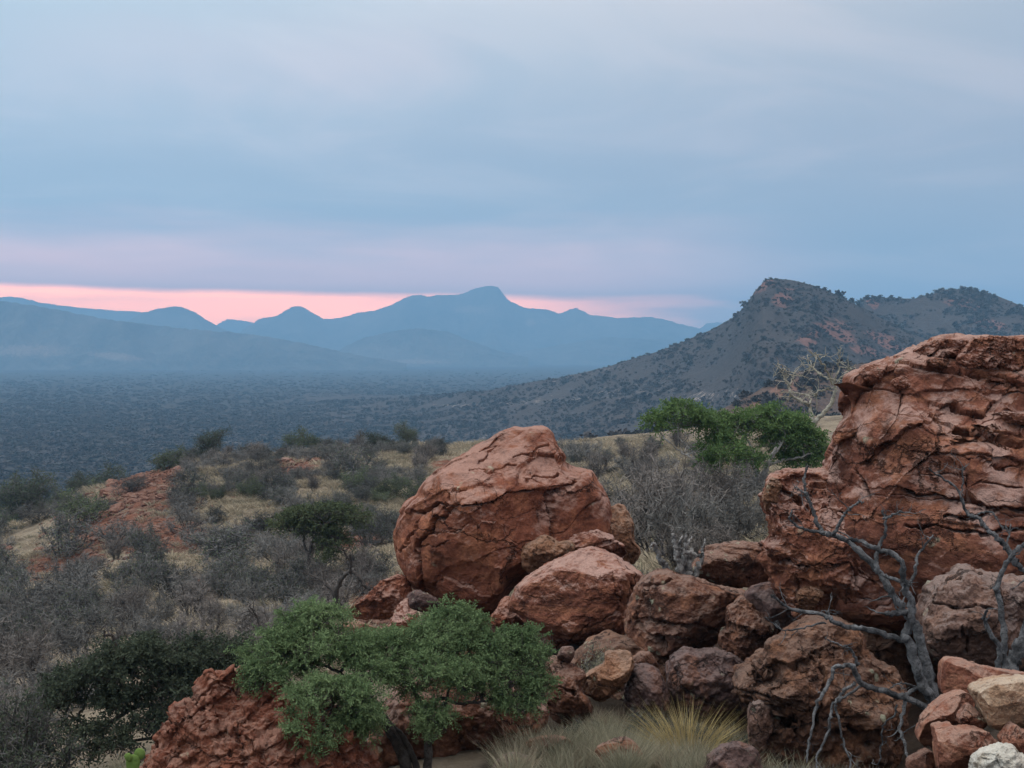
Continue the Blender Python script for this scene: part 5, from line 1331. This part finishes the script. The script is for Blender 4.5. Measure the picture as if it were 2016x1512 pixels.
# ------------------------------------------------------------------ trees and dead wood close by
def traced(L, D, w0, w1, seed, sides=7, wob=0.6, dD=0.0):
    """a branch traced in pixels at distance D; w0, w1 = width in pixels at both ends"""
    r_ = np.random.default_rng(seed)
    L = np.array(L, float)
    nn = max(6, int(len(L) * 5))
    Q = catmull(L, nn) + r_.normal(size=(nn, 2)) * wob
    off = np.linspace(0, dD, nn) + np.cumsum(r_.normal(size=nn)) * 0.006 * D / 8
    P = W(Q[:, 0], Q[:, 1], D + off)
    rad = np.linspace(w0, w1, nn) * .44 / FPX * D * (1 + .035 * r_.normal(size=nn))
    rad[-1] *= .6
    V, F = tube(P, rad, sides)
    return V, F, P

def pads_tree(name, label, cat, base, trunks, pads, leafmat, barkmat, nspray, leaf, nleaf=12, spray=.15, seed=1, twmat=None, top=.55, twn=1.0, limbw=6):
    """trunks: (pixel polyline, D, w0, w1); pads: (px, py, rx, ry, D) ellipses of foliage"""
    r_ = np.random.default_rng(seed)
    root = empty(name, base); tag(root, label, cat)
    tr = Geo(); paths = []
    for i, (L, D, w0, w1) in enumerate(trunks):
        V, F, P = traced(L, D, w0, w1, seed * 31 + i, 7, .8); tr.add(V, F); paths.append((P, w0, w1, D))
    lb, tg, lf = Geo(), Geo(), Geo()
    allp = np.concatenate([p[0][len(p[0]) // 3:] for p in paths])
    area = np.array([p[2] * p[3] for p in pads], float); area /= area.sum()
    for (px, py, rx, ry, D), ar in zip(pads, area):
        c = W(px, py, D); m = D / FPX
        ax, az, ay = rx * m, ry * m, min(rx * m * .8, 0.9 * max(rx, ry) * m)
        # limbs reaching into the pad
        for q in range(3):
            tgt = c + np.array([r_.normal() * ax * .4, r_.normal() * ay * .4, -az * .3 + r_.normal() * az * .2])
            i = np.argmin(((allp - tgt) ** 2).sum(1) + r_.random(len(allp)) * .3 * ax * ax)
            p0 = allp[i]
            t = np.linspace(0, 1, 9)[:, None]
            bow = np.array([0, 0, .18 * np.linalg.norm(tgt - p0)])
            P = p0 * (1 - t) + tgt * t + bow * np.sin(t * np.pi) * r_.uniform(-.3, .8) + r_.normal(size=(9, 3)) * .025 * np.linalg.norm(tgt - p0)
            lb.add(*tube(P, np.linspace(limbw, limbw * .28, 9) * .5 * m, 5))
            for _ in range(7):
                a, dd = at_path(P, r_.uniform(.45, 1)); Q = walk(a, dd + r_.normal(size=3) * .7, r_.uniform(.35, .8) * ax, 4, .3, .06, r_)
                lb.add(*tube(Q, np.linspace(limbw * .25, limbw * .09, len(Q)) * .5 * m, 4))
        ns = int(nspray * ar)
        u = norm(r_.normal(size=(ns, 3))); rr = r_.random(ns) ** (1 / 2.2)
        u[:, 2] = np.where((u[:, 2] < 0) & (r_.random(ns) < top), -u[:, 2], u[:, 2])
        cl = norm(r_.normal(size=(22, 3))) * (r_.random((22, 1)) ** .4); cl[:, 2] = np.where(r_.random(22) < top, np.abs(cl[:, 2]), cl[:, 2])
        k_ = (r_.random(ns) ** 1.25 * 22).astype(int); cr = r_.uniform(.24, .46, 22)
        q = cl[k_] * .92 + u * rr[:, None] * cr[k_][:, None]
        S = c + q * np.array([ax, ay, az])
        dr = norm(q * np.array([1, 1, .8]) + r_.normal(size=(ns, 3)) * .6 + np.array([0, 0, .15]))
        nt = int(ns * twn * .5)
        twigs(S[:nt] - dr[:nt] * spray * .9, dr[:nt], spray * 1.9, spray * .045, tg, r_)
        # leaflets in two rows along each spray
        tt = np.tile(np.linspace(.1, 1, nleaf), ns)
        sd_ = np.tile(np.where(np.arange(nleaf) % 2, 1., -1.), ns)
        A = np.repeat(dr, nleaf, 0); Sx = np.repeat(S, nleaf, 0)
        side = norm(np.cross(dr, r_.normal(size=(ns, 3)))); side = np.repeat(side, nleaf, 0) * sd_[:, None]
        LP = Sx + A * (tt * spray)[:, None] - np.array([0, 0, 1]) * (tt ** 2 * spray * .25)[:, None]
        leaves(LP, norm(side + A * .5 + r_.normal(size=LP.shape) * .25), leaf * r_.uniform(.7, 1.3, len(LP)), leaf * .5, lf, r_)
    b = np.array(root.location)
    for nm, g, m_, sm in (('trunk', tr, barkmat, True), ('limb', lb, barkmat, True), ('twig_mass', tg, twmat or barkmat, False), ('crown', lf, leafmat, False)):
        if not g.empty():
            V, F = g.get(); mk(nm, V, F, m_, parent=root, smooth=sm)
    return root

pads_tree('acacia_tree', 'green feathery acacia spreading in front of the boulders at the bottom', 'tree', gp(790, 13.2),
    [([(812, 1640), (800, 1515), (776, 1455), (752, 1418), (738, 1388), (700, 1350)], 13.0, 34, 12), ([(840, 1640), (822, 1520), (795, 1455), (768, 1425), (745, 1392)], 13.1, 20, 8),
     ([(845, 1640), (843, 1512), (840, 1443), (828, 1388), (812, 1350), (790, 1310)], 12.9, 24, 8), ([(838, 1450), (850, 1400), (870, 1374), (901, 1385), (950, 1381), (990, 1370)], 12.95, 11, 5),
     ([(843, 1470), (862, 1440), (880, 1380), (890, 1320)], 12.9, 10, 5), ([(738, 1388), (690, 1340), (640, 1310), (580, 1300)], 12.7, 11, 4)],
    [(616, 1222, 72, 36, 12.9), (540, 1300, 72, 46, 12.5), (600, 1285, 80, 42, 12.6), (690, 1282, 80, 42, 12.8), (775, 1285, 75, 42, 12.9), (845, 1285, 70, 52, 13.0), (893, 1222, 60, 34, 13.3), (915, 1262, 70, 40, 13.2), (985, 1278, 66, 44, 13.2),
     (1035, 1300, 50, 42, 13.1), (1056, 1360, 36, 52, 13.0), (830, 1335, 70, 40, 12.6), (900, 1335, 60, 34, 12.7), (650, 1385, 96, 54, 12.1), (610, 1440, 56, 46, 12.0), (700, 1420, 60, 50, 12.2), (850, 1412, 50, 30, 12.5), (520, 1345, 40, 34, 12.3),
     (965, 1325, 60, 30, 12.9), (1010, 1390, 36, 26, 12.9), (560, 1258, 50, 26, 12.7), (730, 1325, 46, 24, 12.5), (1030, 1260, 40, 22, 13.2), (950, 1360, 34, 20, 12.9)],
    GREEN, BKDARK, 11500, .026, 12, .11, seed=3, twn=1.0)

pads_tree('thorn_tree', 'dark olive thorn tree with twisted limbs beside the lumpy conglomerate rock', 'tree', gp(330, 23),
    [([(345, 1540), (335, 1450), (310, 1400), (270, 1390), (215, 1422), (170, 1425), (120, 1400)], 23, 16, 4), ([(340, 1480), (350, 1400), (330, 1340), (300, 1300)], 23, 13, 4), ([(345, 1500), (380, 1420), (420, 1350)], 23, 11, 4),
     ([(335, 1450), (250, 1460), (190, 1470), (140, 1450)], 22.8, 8, 3)],
    [(290, 1300, 95, 44, 23), (200, 1330, 70, 40, 22.8), (380, 1300, 80, 44, 23.2), (440, 1290, 60, 30, 23.4), (340, 1355, 90, 40, 22.8), (130, 1350, 60, 26, 22.7), (100, 1385, 40, 16, 22.6), (240, 1385, 60, 26, 22.8), (170, 1440, 60, 18, 22.4), (215, 1475, 50, 18, 22.2), (420, 1350, 60, 40, 23.2), (290, 1430, 50, 24, 22.6)],
    DKGREEN, BKDARK, 4200, .065, 9, .22, seed=4, twn=1.4)

pads_tree('green_tree', 'bright green spreading tree with white dead branches below the outcrop top', 'tree', gp(1500, 58),
    [([(1496, 1010), (1500, 960), (1508, 925), (1516, 905), (1530, 880)], 58, 18, 6), ([(1488, 1000), (1492, 950), (1490, 910), (1480, 880), (1466, 858), (1452, 845)], 58, 7, 3), ([(1512, 915), (1540, 906), (1572, 902), (1600, 890)], 58, 8, 3),
     ([(1370, 910), (1350, 895), (1332, 884), (1320, 872)], 57, 6, 2), ([(1372, 912), (1356, 880), (1336, 860), (1338, 835)], 57, 5, 2), ([(1500, 960), (1440, 940), (1390, 920)], 57.5, 8, 4), ([(1520, 900), (1540, 870), (1545, 850)], 57.5, 6, 3), ([(1495, 940), (1470, 900), (1450, 880), (1448, 860)], 57.5, 6, 3)],
    [(1340, 811, 34, 15, 57), (1305, 832, 30, 18, 57), (1410, 842, 40, 26, 57.5), (1375, 828, 30, 18, 57.5), (1510, 825, 54, 27, 58), (1460, 838, 34, 22, 58), (1555, 850, 46, 30, 58), (1590, 878, 42, 26, 58.3), (1530, 870, 34, 20, 58), (1420, 888, 44, 20, 57), (1390, 915, 24, 14, 57), (1470, 905, 30, 12, 57), (1580, 905, 40, 20, 58.5)],
    GREEN2, BKWHITE, 3600, .13, 8, .42, seed=5, twmat=BKWHITE, twn=.5, limbw=4)

pads_tree('thorn_tree', 'flat crowned grey green thorn tree with leaning trunk on the slope', 'tree', gp(612, 60),
    [([(606, 1110), (612, 1080), (620, 1060), (628, 1040), (655, 1026), (680, 1018)], 60, 9, 4), ([(608, 1095), (598, 1070), (596, 1050), (570, 1045), (550, 1040)], 60, 6, 2)],
    [(650, 1010, 60, 12, 60), (600, 1016, 46, 12, 60), (560, 1032, 34, 10, 60), (690, 1022, 36, 12, 60), (650, 1070, 34, 26, 60), (620, 1040, 40, 12, 60)],
    OLIVE, BKDARK, 1500, .12, 8, .36, seed=6, twn=2.0, limbw=4)

def dead_tree(name, label, base, D, branches, mat, seed, cat='dead tree', twn=4, sides=7):
    """first branch = trunk; the others are separate branch parts"""
    root = empty(name, base); tag(root, label, cat)
    r_ = np.random.default_rng(seed)
    for i, br in enumerate(branches):
        L, w0, w1 = br[:3]; dD = br[3] if len(br) > 3 else r_.normal() * .12 * D / 8
        V, F, P = traced(L, D + (br[4] if len(br) > 4 else 0), w0, w1, seed * 17 + i, sides, 1.3, dD)
        V = V + norm(r_.normal(size=V.shape)) * (.07 * w0 / FPX * D)
        g = Geo(); g.add(V, F)
        if w1 < 12:
            m = D / FPX
            for _ in range(twn):
                p, dd = at_path(P, r_.uniform(.5, 1.0))
                Q = walk(p, dd + r_.normal(size=3) * .7, r_.uniform(14, 56) * m, 7, .30, .0, r_)
                g.add(*tube(Q, np.linspace(max(w1 * .5, 2.0), .8, len(Q)) * .5 * m, 4))
                for _2 in range(2):
                    p2, d2_ = at_path(Q, r_.uniform(.3, .9)); Q2 = walk(p2, d2_ + r_.normal(size=3) * .8, r_.uniform(6, 24) * m, 4, .35, .0, r_)
                    g.add(*tube(Q2, np.linspace(1.3, .7, len(Q2)) * .5 * m, 3))
        V, F = g.get()
        mk('trunk' if i == 0 else 'branch', V, F, mat, parent=root)
    return root

dead_tree('dead_tree', 'forked silver grey dead tree standing in front of the outcrop and cave', gp(1845, 8.0), 8.0, [
    ([(1850, 1470), (1843, 1385), (1828, 1325), (1815, 1279), (1806, 1239), (1794, 1221), (1776, 1197), (1751, 1160), (1730, 1126), (1699, 1093), (1663, 1062), (1626, 1050)], 27, 11, 0.1),
    ([(1846, 1440), (1837, 1380), (1819, 1356), (1803, 1310), (1788, 1264), (1782, 1252), (1794, 1221), (1794, 1187), (1782, 1163), (1779, 1142), (1776, 1108), (1748, 1087), (1724, 1080), (1693, 1065), (1669, 1062)], 27, 7, -.1),
    ([(1630, 1051), (1620, 1049), (1608, 1028), (1598, 997), (1586, 967), (1583, 942), (1591, 918)], 12, 4), ([(1590, 972), (1583, 970), (1565, 960)], 7, 3),
    ([(1630, 1051), (1600, 1046), (1571, 1037), (1556, 1022), (1559, 1006)], 9, 3), ([(1640, 1054), (1652, 1030), (1666, 1009), (1684, 994), (1702, 988)], 9, 3),
    ([(1728, 1126), (1725, 1096), (1733, 1068), (1742, 1050), (1742, 1022), (1738, 1003)], 12, 4), ([(1742, 1022), (1758, 1014), (1776, 1006)], 6, 4),
    ([(1736, 1132), (1767, 1142), (1779, 1151)], 9, 8), ([(1782, 1160), (1800, 1135), (1806, 1096), (1825, 1068), (1837, 1053)], 9, 3),
    ([(1781, 1262), (1751, 1252), (1706, 1239), (1666, 1233), (1635, 1218), (1614, 1209), (1559, 1200), (1531, 1181), (1516, 1172)], 16, 4, -.3), ([(1644, 1227), (1632, 1212), (1623, 1200)], 6, 3), ([(1626, 1226), (1583, 1236), (1544, 1242)], 5, 3),
    ([(1790, 1205), (1773, 1207), (1742, 1207)], 14, 11),
    ([(1845, 1402), (1837, 1397), (1788, 1377), (1745, 1362), (1699, 1346), (1684, 1325), (1678, 1310), (1644, 1313), (1638, 1331), (1623, 1362), (1608, 1389), (1600, 1430), (1592, 1470), (1586, 1500)], 17, 4, -.4),
    ([(1678, 1310), (1688, 1306), (1680, 1290), (1672, 1276), (1650, 1268), (1629, 1261)], 8, 3), ([(1684, 1345), (1666, 1356), (1651, 1374), (1638, 1392), (1635, 1417), (1626, 1453), (1608, 1490), (1611, 1520)], 8, 4, -.2),
    ([(1696, 1348), (1669, 1368), (1644, 1386), (1651, 1417), (1660, 1462), (1672, 1490), (1675, 1520)], 7, 4), ([(1803, 1356), (1785, 1371), (1779, 1401), (1771, 1435), (1779, 1456), (1785, 1490)], 10, 6, -.2),
    ([(1803, 1352), (1773, 1345), (1754, 1352)], 5, 3), ([(1764, 1386), (1760, 1410), (1739, 1429), (1736, 1462), (1730, 1505)], 5, 3)], BKGREY, 5)
dead_tree('dead_tree', 'dead grey tree at the right edge standing against the pitted boulder', gp(1990, 8.6), 8.6, [
    ([(1985, 1370), (1990, 1319), (2004, 1285), (2020, 1245), (2060, 1160), (2080, 1060)], 40, 22), ([(1980, 1330), (1978, 1280), (1977, 1239), (1965, 1172), (1962, 1157), (1980, 1111), (2005, 1080), (2030, 1060)], 17, 8),
    ([(2000, 1106), (1996, 1102), (1974, 1068), (1956, 1053), (1940, 1037), (1925, 1019), (1901, 1006), (1889, 967), (1858, 942), (1828, 924)], 15, 3), ([(1893, 967), (1896, 936), (1901, 918)], 4, 2), ([(1925, 1012), (1953, 1009), (1971, 1037)], 5, 3),
    ([(1996, 1105), (2012, 1120), (2040, 1145)], 13, 11), ([(1963, 1330), (1968, 1276), (1950, 1245), (1938, 1221), (1942, 1203)], 14, 6), ([(1976, 1080), (1985, 1060), (1990, 1030)], 6, 2)], BKGREY, 6)
dead_tree('bare_tree', 'pale barked bare tree with crooked limbs behind the green tree beside the outcrop', gp(1600, 92), 92, [
    ([(1600, 880), (1600, 850), (1601, 836), (1592, 800), (1585, 792), (1560, 780), (1553, 758), (1541, 734)], 14, 3), ([(1602, 836), (1612, 822), (1630, 805), (1642, 778), (1642, 755), (1620, 740), (1593, 718)], 13, 3), ([(1593, 798), (1593, 780), (1575, 776), (1558, 772)], 5, 3),
    ([(1640, 757), (1628, 730), (1612, 706), (1606, 694)], 6, 2), ([(1640, 757), (1650, 730), (1652, 700)], 5, 2), ([(1642, 760), (1660, 740), (1676, 725)], 5, 2), ([(1541, 736), (1545, 728), (1538, 718)], 3, 1.5), ([(1554, 757), (1562, 745), (1560, 738)], 4, 2), ([(1620, 740), (1605, 728), (1590, 712)], 4, 2), ([(1630, 765), (1612, 770), (1604, 782)], 5, 2)],
    BKPALE, 7, 'bare tree', 6, 5)
dead_tree('dead_tree', 'black twisted dead tree beside the red ledge left of the huge boulder', gp(662, 44), 44, [
    ([(665, 1215), (662, 1170), (675, 1136), (689, 1124), (689, 1094)], 13, 6), ([(676, 1134), (690, 1125), (706, 1133), (718, 1154), (728, 1160)], 11, 5), ([(664, 1185), (650, 1158), (626, 1139), (608, 1130)], 9, 3), ([(690, 1110), (680, 1090), (672, 1080)], 5, 2), ([(712, 1140), (700, 1150), (696, 1165)], 5, 3), ([(640, 1150), (632, 1130), (636, 1112)], 4, 2)], BKDARK, 8, twn=6)
dead_tree('dead_tree', 'small black crooked dead tree sticking out of the thicket left of the acacia', gp(520, 36), 36, [
    ([(520, 1270), (518, 1248), (508, 1220), (500, 1204), (492, 1198)], 6, 3), ([(518, 1250), (526, 1240), (532, 1232)], 4, 2), ([(508, 1222), (496, 1206), (490, 1200)], 3, 2)], BKDARK, 9, twn=3)
dead_tree('dead_tree', 'dark gnarled dead stem in the bare patch above the olive thorn tree', gp(225, 33), 33, [
    ([(228, 1285), (226, 1262), (222, 1252), (208, 1250), (204, 1240)], 9, 4), ([(226, 1260), (212, 1240), (208, 1228)], 5, 2), ([(228, 1258), (238, 1246)], 4, 2)], BKDARK, 10, twn=3)
# bare stump with upright prongs on the rocks
st_ = dead_tree('tree_stump', 'bleached stump with upright broken prongs between the boulders', W(1352, 1142, 18.1), 18.1, [
    ([(1362, 1152), (1356, 1130), (1356, 1105), (1362, 1080)], 20, 11), ([(1346, 1152), (1344, 1128), (1338, 1108), (1330, 1092)], 17, 10, 0, -.06), ([(1336, 1148), (1334, 1128), (1348, 1105), (1352, 1084)], 16, 9, 0, .05), ([(1372, 1150), (1370, 1128), (1378, 1108), (1384, 1092)], 15, 8), ([(1354, 1150), (1350, 1120), (1346, 1095)], 22, 12, 0, .08), ([(1333, 1096), (1330, 1080), (1328, 1064), (1327, 1050)], 13, 8, 0.05, -.1), ([(1330, 1092), (1338, 1070), (1344, 1054)], 11, 5, -.1), ([(1345, 1090), (1349, 1072), (1352, 1054)], 9, 5, 0, -.15),
    ([(1350, 1080), (1356, 1066), (1364, 1055)], 7, 3), ([(1340, 1082), (1360, 1088), (1376, 1094), (1384, 1090)], 11, 8, 0, -.15), ([(1382, 1090), (1386, 1072), (1390, 1058)], 8, 4, 0, -.15), ([(1306, 1094), (1304, 1080), (1302, 1062)], 6, 4), ([(1312, 1120), (1298, 1096), (1286, 1068)], 15, 8), ([(1290, 1080), (1284, 1072), (1279, 1080)], 6, 3),
    ([(1320, 1135), (1310, 1115), (1300, 1100)], 20, 9)], BKSTUMP, 11, 'tree stump', 0)
# lime green prickly pear at the bottom edge
pp = tag(empty('prickly_pear', W(262, 1540, 11.0)), 'lime green cactus pads poking up at the bottom left edge', 'cactus')
def pad(cx, cy, rx, ry, rot, D, seed):
    a = np.linspace(0, 2 * np.pi, 22, endpoint=False)
    c, s = math.cos(rot), math.sin(rot)
    L = [(cx + rx * math.cos(t) * c - ry * math.sin(t) * (1 + .15 * math.sin(t)) * s, cy + rx * math.cos(t) * s + ry * math.sin(t) * (1 + .15 * math.sin(t)) * c) for t in a]
    return rock('cactus_pad', None, L, D, .022, PADGR, parent=pp, seed=seed, na=40, nf=14, nb=12, auto=0, low=.05, chip=0, chip2=0, fine=0, back=1.0, p=2.2)
pad(262, 1502, 14, 20, .1, 11.0, 201); pad(275, 1484, 11, 13, .5, 11.02, 202); pad(252, 1490, 7, 9, -.5, 10.98, 203); pad(268, 1535, 15, 24, 0, 11.03, 204)
# shrubs among the rocks
def shrub(kindobj, px, D, wpx, hs, label, dz=0.0, cat='shrub'):
    put_far(kindobj, px, D, wpx, label, cat, hs=hs, detailed=True, dz=dz)
sage = Kind('sage_shrub', (BKDARK, TWGREY, SAGE), seed=330, h=1.6, w=2.6, nst=9, kids=(7, 6, 4), tw=.03, leafn=3000, leafs=.10)
shrub(sage, 1185, 16.6, 110, 1.3, 'small sage coloured shrub in the dark gap behind the tan pointed rock', .25)
shrub(sage, 745, 20.0, 46, .9, 'tiny grey shrub on the sandy ledge behind the acacia crown', .1)
shrub(bare[0], 1585, 11.6, 120, .9, 'thin dead scrub at the foot of the arched rock')
shrub(bare[2], 1455, 12.2, 100, 1.1, 'dark wiry scrub between the golden tuft and the arched rock')
shrub(bare[1], 1700, 11.8, 120, .9, 'thin dead scrub in the dark hollow below the dead tree')
dense = Kind('black_bush', (BKDARK, TWDARK, DKGREEN), seed=335, h=1.8, w=2.6, nst=10, kids=(9, 8, 6), tw=.024, leafn=5000, leafs=.075)
shrub(dense, 25, 21, 250, 1.25, 'dense black bush in the bottom left corner', .3)
shrub(dense, 1295, 14.6, 130, .9, 'dark wiry bush in the shade below the broad brown boulder')
shrub(dense, 1430, 13.9, 130, .9, 'dark wiry bush beside the left foot of the arched rock')
shrub(dense, 1140, 14.2, 110, .8, 'dark wiry bush in front of the brown split rock')
shrub(dense, 1365, 14.2, 120, .8, 'dark wiry bush behind the golden tuft of grass')
shrub(dense, 1215, 14.4, 110, .8, 'dark wiry bush in the grass below the tan pointed rock')
pl_ = Kind('pale_bush', (BKDARK, TWPALE, None), seed=340, h=1.9, w=2.4, nst=9, kids=(7, 6, 4), tw=.016, spread=.7, ctrop=.1)
shrub(pl_, 15, 30, 170, 1.3, 'pale leafless bush at the left edge above the black bush')
shrub(pl_, 90, 32, 110, 1.1, 'pale leafless bush behind the left limb of the olive thorn tree')
# ------------------------------------------------------------------ labels of the loose scrub: told by what stands nearest
MARKS = [('round green tree on the crest', 805, 870), ('flat crowned tree on the crest', 412, 885), ('small red patch below the crest', 585, 925), ('upper red scree', 290, 945), ('lower red scree', 230, 1045), ('dark red scree patch', 380, 1065),
         ('thorn tree with leaning trunk', 625, 1040), ('huge boulder', 770, 1010), ('black twisted dead tree', 665, 1145), ('olive thorn tree', 290, 1290), ('acacia crown', 560, 1225), ('bleached stump', 1335, 1090), ('green tree with white branches', 1480, 850),
         ('golden grass patch on the slope', 430, 1108), ('pale grass bank at left', 60, 1065), ('low wide green bush on the crest', 595, 880), ('lone black thorn bush', 497, 935), ('black bush in the bottom corner', 30, 1420), ('small tan boulder', 1215, 1040), ('dome shaped dark bush', 248, 1170)]
ORD = ['nearest', 'second nearest', 'third nearest', 'fourth nearest', 'fifth nearest', 'sixth nearest', 'seventh nearest', 'eighth nearest', 'ninth nearest', 'tenth nearest', 'eleventh nearest', 'twelfth nearest']
cls = {}
for o, px, py in LOOSE:
    m = min(MARKS, key=lambda q: math.hypot(px - q[1], (py - q[2]) * 1.6))
    dx, dy = px - m[1], (py - m[2]) * 1.4
    where = ('right of' if dx > 0 else 'left of') if abs(dx) > abs(dy) else ('below' if dy > 0 else 'above')
    me = o.data or (o.children[-1].data if o.children else None)
    mats = [x.name for x in me.materials] if me else []
    stem_ = o.name.split('.')[0]
    if stem_ == 'thorn_tree': cls.setdefault(('green thorny bush', where, m[0]), []).append((math.hypot(dx, dy), o)); continue
    if stem_ == 'thorn_bush': look = 'dark thorny bush'
    elif stem_ == 'green_bush': look = 'leafy olive bush'
    elif any('brown_twig' in [x.name for x in c.data.materials] for c in o.children if c.data) or 'brown_twig' in mats: look = 'brownish leafless bush'
    else: look = 'grey leafless bush'
    cls.setdefault((look, where, m[0]), []).append((math.hypot(dx, dy), o))
for (look, where, mk_), lst in cls.items():
    for i, (_, o) in enumerate(sorted(lst, key=lambda q: q[0])):
        o['label'] = '%s %s bush %s the %s' % (ORD[min(i, 11)], look[:-5], where, mk_)
